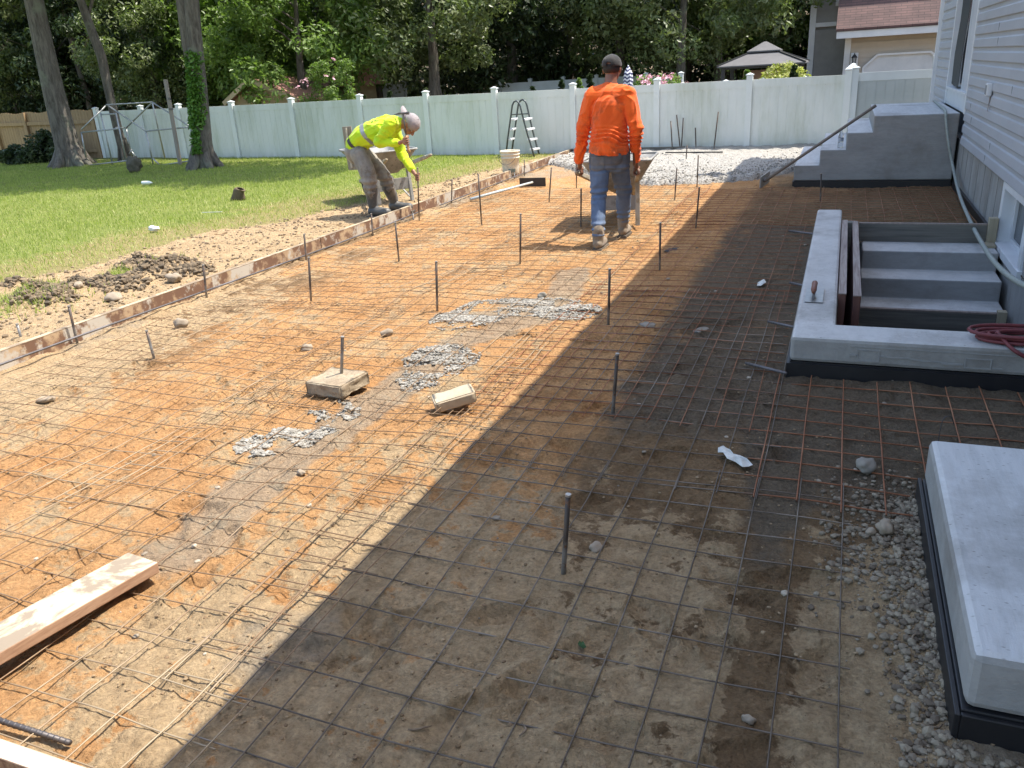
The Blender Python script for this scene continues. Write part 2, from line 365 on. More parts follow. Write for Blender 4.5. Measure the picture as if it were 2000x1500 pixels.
tag(scatter("soil_clods", p, .003 + .018 * rs.rand(len(p)) ** 3.2, pmat("dry clods", (.2, .145, .09), (.42, .32, .2)), 5, .7, .5), "dry clods and grit along the strip between lawn and form board", "soil clods", kind='stuff')
pts = []
for c, r, hh in CLOD:
    n = int(220 * r / .15); a = rs.rand(n) * 6.28; d = rs.rand(n) ** .6 * r * 1.2; x = c.x + d * np.cos(a); y = c.y + d * np.sin(a)
    pts.append(np.stack([x, y, zg(x, y)], 1))
p = np.concatenate(pts)
tag(scatter("turf_clods", p, .006 + .024 * rs.rand(len(p)) ** 3, pmat("dark turf clods", (.10, .077, .05), (.25, .185, .115)), 6, .8, .6), "dark lumps of dug up turf heaped beside the lawn edge", "turf clods", kind='stuff')
p1 = rnd_pts(4200, .0, .40, 1.9, 3.3, 1.0, lambda x, y: rs.rand(len(x)) < np.exp(-((y - 2.75) / .4) ** 2) * ss(-.05, .3, x))
p2 = rnd_pts(3600, .22, .40, 1.75, 3.1, 1.0, lambda x, y: rs.rand(len(x)) < ss(.2, .4, x)); p3 = rnd_pts(1400, .25, .9, 1.5, 1.8)
p = np.concatenate([p1, p2, p3])
tag(scatter("gravel", p, .002 + .0125 * rs.rand(len(p)) ** 2.6, pmat("grey gravel", (.17, .13, .09), (.36, .30, .215)), 8, .7, .35), "grey gravel and clods banked against the small concrete slab", "gravel", kind='stuff')
# single stones one can point to
stm = simple("river stone", (.33, .27, .20), (.24, .19, .135), 9, .85, bump=.5, bscale=45)
stg = simple("grey stone", (.27, .245, .205), (.2, .18, .15), 9, .85, bump=.4, bscale=45)
def stone(u, v, z, s, flat, m, label, seed):
    c = G(u, v, z); c.z = zs(c.x, c.y); r = np.random.RandomState(seed)
    co = IV2 * (1 + .6 * (vn3(IV2 + 9 + seed, 1.9, seed) - .5)[:, None] + .06 * (vn3(IV2 + 9, 7, seed) - .5)[:, None]) * np.array([1, .72, flat]) * s
    a = r.rand() * 3.1; R = np.array([[math.cos(a), -math.sin(a), 0], [math.sin(a), math.cos(a), 0], [0, 0, 1]])
    co = co @ R.T; co[:, 2] -= co[:, 2].min() * .7
    o = fast_mesh("stone", co, IF2.ravel(), 3, m, smooth=True); o.location = c
    return tag(o, label, "stone", "stones lying on the soil")
for i, a in enumerate([(1728, 1040, 0, .038, .7, stm, "smooth round tan cobble lying in the grey gravel by the small slab"), (1700, 1043, 0, .022, .6, stm, "small tan pebble touching the smooth round cobble"),
        (1690, 922, 0, .05, .55, stg, "flat angular grey stone lying at the end of the rusty mesh bars"), (1163, 1075, 0, .032, .5, stm, "pale oval stone to the right of the nearest shaded stake"),
        (1462, 1408, 0, .018, .6, stm, "little pale pebble on damp soil near the bottom edge"), (757, 655, 0, .04, .7, stm, "rounded tan stone between two wires left of the grey crumbs"),
        (600, 678, 0, .05, .5, stm, "tan stone in the sun above the square paver"), (355, 638, 0, .055, .65, stm, "whitish stone with a dark hollow beside it near the left form board"),
        (222, 583, .08, .09, .45, stm, "large whitish stone on the strip left of the form board"), (340, 549, .08, .07, .6, stm, "pale stone at the foot of the dark turf heap"), (155, 566, .08, .05, .6, stm, "pale round stone among dark clods left of the turf heap"),
        (1059, 583, 0, .032, .9, stg, "grey round lump standing above the big cement spill"), (90, 780, 0, .05, .4, stm, "flat tan stone near the left edge below the board"), (1265, 635, 0, .06, .15, stg, "flat round grey stone half buried in the shade"), (1370, 640, 0, .075, .12, stg, "broad flat stone half buried under the shaded mesh"), (590, 930, 0, .022, .6, stm, "small yellow stone by the long lapped wires")]):
    stone(*a, i)

# ------------------------------------------------------------------ spilled and fresh concrete
cem = pmat("cement crumbs", (.23, .212, .18), (.45, .42, .365))
def spill(label, uv, w, n, seed, big=.016):
    pl = gl(*uv); r = np.random.RandomState(seed); xs = [a for a, b in pl]; ys = [b for a, b in pl]
    x = r.uniform(min(xs) - w, max(xs) + w, n * 6); y = r.uniform(min(ys) - w, max(ys) + w, n * 6)
    d = seg_dist(x, y, pl); k = (d < w) & (r.rand(len(x)) < np.clip(1.4 - d / w, 0, 1) * ss(.36, .5, fbm(x * 6, y * 6, seed, 3))); x, y = x[k][:n], y[k][:n]
    p = np.stack([x, y, zg(x, y) + .004 * r.rand(len(x))], 1)
    tag(scatter("cement_spill", p, .003 + big * .55 * r.rand(len(p)) ** 2, cem, seed, .6, .5), label, "cement spill", "spilled cement crumbs on the soil", 'stuff')
spill("largest pale patch of spilled cement crumbs just left of the shade edge", ((905, 625), (960, 605), (1040, 600), (1110, 608)), .24, 9000, 5)
spill("middle patch of grey cement crumbs along the slurry streak", ((830, 700), (860, 685), (895, 700), (815, 745)), .14, 3200, 6)
spill("lower patch of grey cement crumbs below the square paver", ((520, 868), (590, 840), (650, 808)), .15, 3800, 7)
def zc(x, y): return .075 + (fbm(x * 9, y * 9, 12, 4) - .5) * .05 + (fbm(x * 1.5, y * 1.5, 13, 2) - .5) * .04
edge_pts = [tuple(G(u, v, .03)[:2]) for u, v in ((1085, 322), (1150, 338), (1268, 360), (1343, 356), (1425, 351), (1467, 349), (1500, 341), (1548, 334))]
ex = [a for a, b in edge_pts]; ey = [b for a, b in edge_pts]
fxs = np.arange(-4.86, -.56, .03); fys = np.arange(11.0, 15.95, .035)
fxs = np.concatenate([fxs, np.arange(-.56, 1.3, .06)])
FX, FY = np.meshgrid(fxs, fys)
front = np.interp(FX, ex, ey) + .12 * (fbm(FX * 5, FY * 0 + 3, 33, 3) - .5)
t = np.clip((FY - front) / .12, 0, 1); FZ = zg(FX, FY) - .03 + (zc(FX, FY) + .03) * np.sqrt(t)
ii = np.arange(FX.size).reshape(FX.shape); qf = np.stack([ii[:-1, :-1], ii[:-1, 1:], ii[1:, 1:], ii[1:, :-1]], -1)
kk = (FY - front)[:-1, :-1] > -.08
kk &= ~((FX[:-1, :-1] > -.57) & (FY[:-1, :-1] < 13.75))
ft = NT("fresh concrete"); n = ft.noise(16, 8, .7); n5 = ft.noise(55, 4, .7)
fc = ft.mix(ft.ramp(n, .35, .65), (.50, .475, .43), (.36, .34, .305)); fc = ft.mix(ft.ramp(n5, .3, .5), (.24, .225, .2), fc)
ftm = ft.done(fc, .75, 0, ft.bump(n5, 1, .03, ft.bump(ft.voro(30), .8, .02)))
o = fast_mesh("fresh_concrete", np.stack([FX.ravel(), FY.ravel(), FZ.ravel()], 1), qf[kk].ravel(), 4, ftm, smooth=True); tag(o, kind='structure')
x = rs.uniform(-4.8, 1.2, 9000); fr = np.interp(x, ex, ey); y = fr + np.abs(rs.randn(9000)) ** 1.3 * .9 - .03; k = (y < 15.8) & ~((x > -.58) & (y < 13.8)); x, y, fr = x[k], y[k], fr[k]
p = np.stack([x, y, zg(x, y) + zc(x, y) * np.sqrt(np.clip((y - fr) / .12, 0, 1)) - .0], 1)
tag(scatter("concrete_lumps", p, .004 + .013 * rs.rand(len(p)) ** 2.4, cem, 11, .6, .5), "lumps of wet concrete on the freshly placed bed by the fence", "concrete lumps", kind='stuff')

# ------------------------------------------------------------------ lawn blades
def blades(name, x, y, hgt, wid, m, seed, lean=.7, label=None):
    r = np.random.RandomState(seed); n = len(x); a = r.rand(n) * 6.28; h = hgt * (.5 + .8 * r.rand(n)); z = zg(x, y)
    w = wid * (.6 + .8 * r.rand(n)); lx = np.cos(a + 1.3) * h * lean * r.rand(n); ly = np.sin(a + 1.3) * h * lean * r.rand(n)
    b0 = np.stack([x - np.cos(a) * w, y - np.sin(a) * w, z - .004], 1); b1 = np.stack([x + np.cos(a) * w, y + np.sin(a) * w, z - .004], 1); tp = np.stack([x + lx, y + ly, z + h], 1)
    co = np.stack([b0, b1, tp], 1).reshape(-1, 3); o = fast_mesh(name, co, np.arange(3 * n), 3, m)
    return tag(o, label, "grass", kind='stuff')
def leafmat(name, c1, c2, trans=.3, rough=.5, c3=None):
    t = NT(name); g = t.n.new("ShaderNodeNewGeometry"); r = g.outputs['Random Per Island']
    col = t.ramp(r, .1, .9, c1, c2)
    if c3: col = t.mix(t.ramp(t.noise(1.1, 3), .45, .65), col, c3)
    t.done(col, rough, 0, None, .35)
    tr = t.n.new("ShaderNodeBsdfTranslucent"); cc = t.mix(1, col, (1.3, 1.5, .7), 'MULTIPLY'); t.L(cc, tr.inputs[0])
    mx = t.n.new("ShaderNodeMixShader"); mx.inputs[0].default_value = trans; t.L(t.b.outputs[0], mx.inputs[1]); t.L(tr.outputs[0], mx.inputs[2]); t.L(mx.outputs[0], t.out.inputs[0])
    return t.m
N = 330000
y = 2 + 14.2 * rs.rand(N) ** .8; x = rs.uniform(-26, -5, N); k = (x < lawn_edge(y) - .02 + .2 * (rs.rand(N) - .5)) & (x > -1.75 * y - 2) & (y < 15.5 + .25 * np.maximum(0, -x - 9)); x, y = x[k], y[k]
gm = leafmat("lawn grass", (.20, .265, .05), (.38, .41, .14), .42)
dryness = ss(-2.4, -.1, x - lawn_edge(y)) * .85 + .25 * ss(.45, .65, fbm(x * .5, y * .5, 71, 2)); dd = rs.rand(len(x)) < dryness * .8
thin = rs.rand(len(x)) < 1 - .35 * ss(-1.2, 0, x - lawn_edge(y))
blades("lawn_grass", x[~dd & thin], y[~dd & thin], .045, .0042, gm, 1, .7, "bright green mown lawn grass left of the excavation")
blades("dry_grass", x[dd & thin], y[dd & thin], .035, .0042, leafmat("dry grass", (.46, .44, .19), (.28, .33, .09), .3), 2, 1.2, "yellowed grass along the lawn edge")
xx = np.concatenate([G(u, v, .08).x + rs.randn(n) * s for u, v, s, n in ((45, 590, .25, 500), (20, 600, .2, 300), (230, 535, .07, 250), (330, 512, .1, 200), (85, 555, .05, 80))]); rs2 = np.random.RandomState(8)
yy = np.concatenate([G(u, v, .08).y + rs2.randn(n) * s for u, v, s, n in ((45, 590, .2, 500), (20, 600, .2, 300), (230, 535, .07, 250), (330, 512, .1, 200), (85, 555, .05, 80))])
blades("grass_tufts", xx, yy, .06, .004, gm, 3, 1.2, "torn tufts of grass caught in the dug soil")
# ================================================================== HOUSE (right edge)
WX = 1.31
def conc(name, c1, c2, streak=None, spots=True):
    t = NT(name); co = t.coord('Object', streak or (1, 1, 1)); n = t.noise(7, 8, .65, co); nf = t.noise(28, 6, .7, co)
    col = t.mix(t.ramp(n, .3, .7), c1, c2); col = t.mix(t.ramp(nf, .35, .6), t.mix(1, col, (.82, .82, .82), 'MULTIPLY'), col)
    if spots:
        s = t.voro(30, t.coord('Object', (1, 2.2, 1))); m = t.noise(3, 3)
        col = t.mix(t.math('MULTIPLY', t.ramp(s, .0, .2, (1, 1, 1), (0, 0, 0)), t.ramp(m, .42, .55)), col, (.12, .10, .08))
    st_ = t.noise(1.7, 7, .7); col = t.mix(t.math('MULTIPLY', t.ramp(st_, .5, .66), .45), col, (.17, .15, .125)); pit = t.voro(90); col = t.mix(t.ramp(pit, .0, .1, (.5, .5, .5), (0, 0, 0)), col, (.12, .11, .10))
    return t.done(col, .85, 0, t.bump(nf, .6, .006, t.bump(t.noise(140, 3), .4, .002)))
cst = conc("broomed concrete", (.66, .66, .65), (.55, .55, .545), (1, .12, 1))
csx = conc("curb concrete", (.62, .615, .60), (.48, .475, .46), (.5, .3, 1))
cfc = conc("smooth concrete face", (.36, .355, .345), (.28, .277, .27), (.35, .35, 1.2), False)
cfn = conc("foundation concrete", (.40, .39, .37), (.27, .263, .25), (1, .8, .25))
membrane = simple("black membrane", (.012, .012, .014), (.02, .02, .022), 5, .45, bump=.1)
white_v = simple("white trim", (.72, .73, .74), (.62, .63, .65), 3, .5, bump=.03)
glass_d = simple("dark window glass", (.03, .035, .04), (.05, .055, .06), 2, .08, bump=0)
st = NT("vinyl siding"); sn = st.noise(1.5, 6, .6, st.coord('Object', (1, .6, 2))); sf = st.noise(9, 6, .7, st.coord('Object', (1, .3, 1)))
scol = st.mix(st.ramp(sn, .3, .7), (.44, .455, .49), (.385, .40, .435)); scol = st.mix(st.math('MULTIPLY', st.ramp(sf, .55, .72), .4), scol, (.33, .32, .34))
siding = st.done(scol, .5, 0, st.bump(st.noise(90, 3, .6, st.coord('Object', (1, .1, 1))), .08, .002))
house = thing("house", "light grey vinyl sided house along the right edge on a bare concrete foundation", "house", (WX, 6, 0))
hl = house.location
mb = MB(hl); z0, z1 = .535, 5.36; nC = 37; ex_ = (z1 - z0) / nC
def lap(mb, y0, y1, za=z0, zb=z1, x0=None):
    xw = WX - .012 if x0 is None else x0
    k0 = int(round((za - z0) / ex_)); k1 = int(round((zb - z0) / ex_))
    for k in range(k0, k1):
        a = z0 + k * ex_
        pr = [(xw - .016, a), (xw - .019, a + .006), (xw - .014, a + ex_ * .60), (xw - .004, a + ex_ * .70), (xw - .002, a + ex_), (xw + .006, a + ex_), (xw + .006, a)]
        mb.prism([(px, y0, pz) for px, pz in pr], (0, y1 - y0, 0))
dY0, dY1, dz = 11.06, 13.40, .861
zsill = z0 + ex_ * round((dz + .18 - z0) / ex_)
lap(mb, -4, dY0 - .0); lap(mb, dY1, 15.16)
for o_, yb in ((0, 0),): pass
mb.build("siding", siding, house)
for k, (yy, kk_) in enumerate([(9.4, 9), (9.35, 8), (6.7, 11), (10.6, 3), (10.4, 2), (10.0, 14), (8.2, 5), (9.1, 0), (8.9, 1), (7.4, 13), (7.8, 7)]):
    a = z0 + kk_ * ex_; MB(hl).box((WX - .0295, yy, a + ex_ * .33), (.0032, .0028, ex_ * .58)).build("siding_seam", simple("siding joint grey", (.24, .245, .26)), house)  # thin grey strip marking each siding joint
MB(hl).bb((WX - .075, 15.16, z0), (WX + .06, 15.25, z1)).build("corner_post", white_v, house)
mb = MB(hl); mb.bb((WX, -4, -1.6), (WX + .2, 7.30, -.25)).bb((WX, -4, -.25), (WX + .2, 6.88, z0 + .02)).bb((WX, 7.9, -1.6), (WX + .2, 15.2, z0 + .02)).bb((WX, 7.30, -1.6), (WX + .2, 7.9, .03)).bb((WX, 6.88, -.25), (WX + .2, 7.3, .03)).bb((WX, 6.88, .50), (WX + .2, 7.9, z0 + .02))
fo = mb.build("foundation", cfn, house)
for yy in (8.35, 8.75, 9.15, 9.6, 10.05, 10.5, 10.9, 6.2, 5.5): MB(hl).bb((WX - .003, yy, -.2), (WX + .01, yy + .008, z0)).build("form_seam", simple("form seam", (.25, .245, .235)), house)
MB(hl).bb((WX - .03, 8.0, -.02), (WX - .002, 11.30, .07)).build("membrane_strip", membrane, house)
# basement window
w = MB(hl); w.bb((WX - .02, 6.80, .0), (WX + .1, 6.90, .53)).bb((WX - .02, 7.88, .0), (WX + .1, 7.97, .53)).bb((WX - .0215, 6.90, .475), (WX + .1, 7.88, .53)).bb((WX - .035, 6.78, -.03), (WX + .13, 7.99, .035))
wf = w.build("window_frame", white_v, house, bevel=.004)
MB(hl).bb((WX + .10, 6.9, .035), (WX + .112, 7.88, .475)).build("pane", glass_d, wf).matrix_parent_inverse = Matrix.Identity(4)
w = MB(hl); w.bb((WX + .075, 7.36, .036), (WX + .099, 7.41, .474)).bb((WX + .075, 6.902, .036), (WX + .099, 6.94, .474)).bb((WX + .075, 7.84, .036), (WX + .099, 7.878, .474)).bb((WX + .078, 6.94, .036), (WX + .098, 7.36, .07)).bb((WX + .078, 7.41, .036), (WX + .098, 7.84, .07))
w.build("sash", white_v, wf)
# patio door
w = MB(hl); w.bb((WX - .03, dY0, dz - .0), (WX + .05, dY0 + .10, z1)).bb((WX - .03, dY1 - .08, dz), (WX + .05, dY1, z1)).bb((WX - .012, dY0 + .1, dz), (WX + .05, dY1 - .08, 1.06))
df = w.build("door_frame", white_v, house, bevel=.004)
MB(hl).bb((WX - .035, dY0 + .08, 1.061), (WX + .1, dY1 - .07, 1.09)).build("door_sill", white_v, df)
w = MB(hl); w.bb((WX + .0, dY0 + .16, 1.09), (WX + .04, dY0 + .30, 4)).bb((WX + .0, dY0 + .36, 1.09), (WX + .03, dY0 + .72, 4)).bb((WX + .005, dY0 + .78, 1.09), (WX + .03, dY0 + .95, 4))
w.build("door_jamb", simple("pale jamb", (.55, .57, .6), (.46, .48, .52), 3, .5, bump=.05), df)
MB(hl).bb((WX + .052, dY0, dz), (WX + .07, dY1, 4.2)).build("door_glass", glass_d, df)
w = MB(hl); w.prism([(WX - .002, 12.30, 1.10), (WX - .002, 13.05, 1.13), (WX - .002, 13.12, 1.5), (WX - .002, 12.95, 1.9), (WX - .002, 12.98, 4.0), (WX - .002, 12.05, 4.0), (WX - .002, 12.12, 2.0), (WX - .002, 12.28, 1.6)], (.006, 0, 0))
w.build("building_paper", simple("black building paper", (.03, .036, .04), (.05, .055, .06), 5, .6), df)
# outlet
ow = MB(hl); c = PX(1931, 175, WX - .05); ow.box(c, (.05, .12, .12), None, .012)
ob = ow.build("outlet_box", white_v, house); MB(hl).box(c + Vector((-.026, -.01, 0)), (.006, .08, .085), None, .002).build("outlet_cover", simple("grey cover", (.3, .31, .32)), ob)
MB(hl).prism([(WX - .0335, c.y - .05, c.z - .06), (WX - .0335, c.y - .01, c.z - .06), (WX - .0335, c.y + .03, c.z - .2), (WX - .0335, c.y + .0, c.z - .2)], (.001, 0, 0)).build("rust_stain", simple("rust stain", (.22, .16, .13), (.33, .30, .30), 30, .8), ob)
# upper storey, soffit, roof (throws the big shadow)
mb = MB(hl); mb.bb((WX + .08, -4, z0 + .02), (9, 15.15, z1)); mb.build("wall_core", simple("wall sheathing", (.3, .3, .3)), house)
mb = MB(hl); mb.bb((.90, -4.4, z1), (WX + .3, 15.45, z1 + .04)); mb.build("soffit", white_v, house)
mb = MB(hl); mb.bb((.86, -4.4, z1 - .02), (.90, 15.5, z1 + .14)); mb.build("fascia", white_v, house)
mb = MB(hl); mb.prism([(.84, -4.4, z1 + .14), (.84, -4.4, z1 + .18), (5.2, -4.4, z1 + 1.9), (9.6, -4.4, z1 + .18), (9.6, -4.4, z1 + .14)], (0, 19.9, 0))
rf = mb.build("roof", simple("grey shingle", (.15, .14, .13), (.09, .085, .08), 20, .9), house)
MB(hl).bb((.62, 13.62, z1 + .1), (.95, 13.86, z1 + .75)).build("shadow_notch_box", simple("notch box grey", (.4, .4, .4)), rf)  # unseen box added to cast the notch in the eave shadow

# ================================================================== CONCRETE STAIR TO THE DOOR
xs_ = [-.555, -.255, .045, .34]; zt = [.28, .467, .668, .861]; yf, ybk = 11.34, 13.75
lan = thing("landing_steps", "grey concrete landing with three steps below the patio door of the grey house", "steps", (.4, 12.5, 0))
mb = MB(lan.location); bm = bmesh.new()
prof = [(xs_[0], .085), (xs_[0], zt[0]), (xs_[1], zt[0]), (xs_[1], zt[1]), (xs_[2], zt[1]), (xs_[2], zt[2]), (xs_[3], zt[2]), (xs_[3], zt[3]), (WX - .036, zt[3]), (WX - .036, .085)]
mb.prism([(a, yf, b) for a, b in prof], (0, ybk - yf, 0))
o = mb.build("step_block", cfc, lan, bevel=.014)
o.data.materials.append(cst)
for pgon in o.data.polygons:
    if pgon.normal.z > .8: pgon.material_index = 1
mb = MB(lan.location); mb.bb((xs_[0] + .004, yf + .006, -.05), (WX - .036, ybk, .084)); mb.bb((xs_[0] - .012, yf - .012, -.03), (WX - .04, yf + .005, .078)).bb((xs_[0] - .012, yf + .006, -.03), (xs_[0] + .003, ybk, .078))
mb.build("expansion_strip", membrane, lan)

# ================================================================== SUNKEN BASEMENT STAIR WITH CURB
cz = .215; cX0, cX1, cY0, cY1 = -.172, .05, 4.36, 8.38
cur = thing("areaway_curb", "L shaped concrete curb around the sunken basement stair, with a trowel on top", "curb wall", (cX0, cY0, 0))
mb = MB(cur.location)
mb.prism([(cX0, cY0, .075), (WX - .004, cY0, .075), (WX - .004, cY0 + .27, .075), (cX1, cY0 + .27, .075), (cX1, cY1, .075), (cX0, cY1, .075)], (0, 0, cz - .075))
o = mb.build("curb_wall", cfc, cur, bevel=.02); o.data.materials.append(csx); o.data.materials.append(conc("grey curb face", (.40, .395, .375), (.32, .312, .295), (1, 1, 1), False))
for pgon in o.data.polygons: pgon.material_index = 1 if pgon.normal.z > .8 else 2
mb = MB(cur.location); mb.bb((cX0 + .003, cY0 + .003, -.03), (WX - .004, cY0 + .265, .0745)).bb((cX0 + .003, cY0 + .266, -.03), (cX1 - .003, cY1 - .003, .0745))
mb.bb((cX0 - .014, cY0 - .014, -.03), (WX, cY0 + .001, .068)).bb((cX0 - .014, cY0 + .002, -.03), (cX0 + .001, cY1, .068)); mb.build("expansion_strip", membrane, cur)
mb = MB(cur.location); r0 = cY0 - .0035     # cast relief in the front face
def relief_rect(a, b, za, zb, w=.006):
    mb.bb((a, r0, zb - w), (b, r0 + .006, zb)).bb((a, r0, za), (b, r0 + .006, za + w)).bb((a, r0, za + w), (a + w, r0 + .006, zb - w)).bb((b - w, r0, za + w), (b, r0 + .006, zb - w))
relief_rect(.16, .27, .10, .165); relief_rect(.66, .78, .10, .155)
pts_ = [(.27, .135), (.33, .13), (.40, .133), (.47, .122), (.53, .124), (.60, .117)]
for (a, za), (b, zb) in zip(pts_[:-1], pts_[1:]): mb.bar((a, r0 + .003, za), (b, r0 + .003, zb), .006, .007)
mb.bb((.125, r0 - .003, .127), (.158, r0 + .006, .137)).bb((.56, r0 - .003, .112), (.655, r0 + .006, .121)).bb((.785, r0 - .001, .105), (.83, r0 + .006, .111)).bb((.125, r0 + .001, .176), (.9, r0 + .006, .181))
mb.build("cast_relief", simple("relief concrete", (.34, .34, .33), (.27, .27, .26), 20, .85), cur)
mb = MB(cur.location); mb.bb((cX1 - .02, cY0 + .26, -1.7), (cX1 - .001, 8.0, .07)).bb((cX1, cY0 + .15, -1.7), (WX, cY0 + .265, .07)).bb((cX1, 7.965, -1.7), (WX - .001, 8.1, -.02)); mb.build("shaft_wall", cfn, cur)
MB(cur.location).bb((cX1, cY0 + .2, -1.6), (WX, 8, -1.5)).build("shaft_floor", cfn, cur)
Yb = 7.90; sa = thing("basement_steps", "sunken concrete steps going down to the basement behind the L shaped curb", "steps", (.7, 7, 0))
mb = MB(sa.location); sy = [Yb, Yb - .385, Yb - .72, Yb - 1.01]; sz = [.012, -.152, -.312, -.47, -.63]
tr1 = [(Yb + .06, -.8), (Yb + .06, .012)]
edge_y = [Yb - .385, Yb - .715, Yb - 1.03]
prof = [(Yb + .055, -1.3), (Yb + .055, .011), (edge_y[0], .011), (edge_y[0], -.147), (edge_y[1], -.147), (edge_y[1], -.312), (edge_y[2], -.312), (edge_y[2], -1.3)]
mb.prism([(.235, a, b) for a, b in prof], (WX - .045 - .235, 0, 0)); o = mb.build("stair_flight", cfc, sa, bevel=.012); o.data.materials.append(csx)
for pgon in o.data.polygons:
    if pgon.normal.z > .8: pgon.material_index = 1
def woodmat(name, c1, c2, axis, dirt=None, rough=.75, sc=1.0):
    t = NT(name); s = [1, 1, 1]; s = [14 * sc] * 3; s[axis] = .7 * sc; co = t.coord('Object', s); n = t.noise(1.6, 6, .65, co, .6); col = t.mix(t.ramp(n, .3, .7), c1, c2)
    if dirt:
        d = t.noise(4, 6, .7); col = t.mix(t.ramp(d, .47, .53), col, dirt)
    return t.done(col, rough, 0, t.bump(n, .3, .003))
wdark = woodmat("dark board wood", (.085, .08, .07), (.21, .195, .165), 0); wred = woodmat("red brown plywood", (.11, .045, .035), (.17, .075, .055), 2)
wpale = woodmat("pale lumber", (.42, .36, .25), (.30, .25, .17), 2); wedge = woodmat("weathered wood edge", (.30, .24, .2), (.19, .15, .13), 1)
bt = thing("riser_form_board", "dark riser form board across the top of the sunken steps", "form board", (.7, Yb, 0)); zt_ = P(1660, 435, Yb).z
MB(bt.location).bb((.20, Yb - .002, .013), (WX - .10, Yb + .036, zt_ - .012)).build("board", wdark, bt); MB(bt.location).bb((.20, Yb - .0035, zt_ - .0115), (WX - .10, Yb + .037, zt_)).build("sawn_edge", wedge, bt)
bk = thing("wood_block", "pale upright wood block at the right end of the top riser board", "wood block", (WX - .07, Yb, 0)); MB(bk.location).bb((WX - .098, Yb - .06, .0), (WX - .03, Yb + .02, .235), .003).build("post", wpale, bk); MB(bk.location).bb((WX - .12, Yb - .20, .012), (WX - .045, Yb - .065, .035), .003).build("foot", wpale, bk)
bl = thing("riser_form_board", "dark riser form board under the lowest sunken tread", "form board", (.7, edge_y[2], -.3)); MB(bl.location).bb((.215, edge_y[2] - .04, -.50), (WX - .11, edge_y[2] - .002, -.318)).build("board", wdark, bl); MB(bl.location).bb((.215, edge_y[2] - .041, -.3175), (WX - .11, edge_y[2] - .001, -.306)).build("sawn_edge", wedge, bl)
bk = thing("wood_block", "pale upright wood block at the right end of the lowest riser board", "wood block", (WX - .07, edge_y[2], -.3)); MB(bk.location).bb((WX - .108, edge_y[2] - .075, -.56), (WX - .045, edge_y[2] - .005, -.285), .003).build("post", wpale, bk)
for (x_, l_, n_) in ((.075, "reddish form panel standing against the inside of the curb", 0), (.16, "reddish form panel standing beside the sunken steps, second from the curb", 1)):
    f_ = thing("standing_form_board", l_, "form board", (x_, 6.5, 0), 0, "reddish form panels in the sunken stair"); z_t = .235 - .01 * n_
    MB(f_.location).bb((x_ - .022, 5.2, -1.3), (x_ + .022, Yb - .22, z_t)).build("panel", wred, f_, bevel=.006)
    MB(f_.location).bb((x_ - .0225, 5.19, z_t + .0005), (x_ + .0225, Yb - .215, z_t + .006)).build("sawn_edge", woodmat("grooved edge", (.42, .36, .32), (.17, .12, .11), 1, None, .8, 2), f_)
    MB(f_.location).bb((x_ - .027, 5.0, -.02 - .3), (x_ + .027, 5.195, -.29)).build("strap", wedge, f_)
pk = thing("wood_block", "dark wood upright at the left end of the top riser board", "wood block", (.1, Yb, 0)); MB(pk.location).bb((.085, Yb - .15, -.2), (.175, Yb - .05, .205), .003).build("post", wdark, pk)

# ================================================================== NEAR SLAB (bottom right)
sl = thing("door_slab", "pale broom finished concrete slab step in the bottom right corner", "steps", (.4, 1.85, 0))
mb = MB(sl.location); szt = .254
mb.prism([(.393, 1.845, .088), (.393, 3.10, .088), (WX - .036, 3.10, .088), (WX - .036, 1.845, .088)], (0, 0, szt - .088))
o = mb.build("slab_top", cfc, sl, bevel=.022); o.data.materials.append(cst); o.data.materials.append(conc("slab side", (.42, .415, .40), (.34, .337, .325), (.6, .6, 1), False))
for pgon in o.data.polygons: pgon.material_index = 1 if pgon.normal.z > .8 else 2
mb = MB(sl.location); mb.bb((.388, 1.841, -.04), (WX - .04, 3.09, .0875)).bb((.373, 1.826, -.04), (.3875, 3.11, .081)).bb((.3876, 1.8262, -.04), (WX - .04, 1.8405, .0805)); mb.build("expansion_strip", membrane, sl, bevel=.003)

# ================================================================== FORM BOARDS
ft_ = NT("splashed form board"); co = ft_.coord('Object', (14, .7, 14)); n = ft_.noise(1.6, 6, .65, co, .5)
c0 = ft_.mix(ft_.ramp(n, .3, .7), (.46, .33, .2), (.36, .24, .14)); d = ft_.noise(5, 7, .7); d2 = ft_.noise(3, 6, .7, ft_.coord('Object', (1, 1.3, 1), (0, .4, .9)))
c1 = ft_.mix(ft_.ramp(d, .43, .52), c0, (.16, .085, .05)); c1 = ft_.mix(ft_.ramp(d2, .52, .58), c1, (.46, .41, .34)); wsp = ft_.done(c1, .85, 0, ft_.bump(n, .3, .003))
bx0, bx1 = -4.925, -4.885
for y0_, y1_, lb, zz in ((2.62, 6.93, "splashed pink wood form board along the left edge of the pad, nearest length", .145), (6.94, 11.6, "splashed form board at the bent worker's feet, middle length on the left edge", .15), (11.61, 15.7, "form board beside the white bucket, farthest length on the left edge", .15)):
    f_ = thing("form_board", lb, "form board", (bx0, y0_, 0), 0, "form boards along the left edge"); MB(f_.location).bb((bx0, y0_, -.03), (bx1, y1_, zz - .004)).build("board", wsp, f_); MB(f_.location).bb((bx0 - .001, y0_, zz - .0035), (bx1 + .001, y1_, zz)).build("top_edge", woodmat("pale sawn edge", (.48, .40, .28), (.34, .26, .17), 1, (.24, .18, .12)), f_)  # top edge in a paler sawn wood with dirt patches
f_ = thing("form_board", "black shaded form board across the far left end of the pad", "form board", (-4.88, 15.6, 0)); MB(f_.location).bb((-4.87, 15.55, -.02), (-2.7, 15.59, .15), .003).build("board", wdark, f_)  # dark wood colour stands in for the shade on this board's face
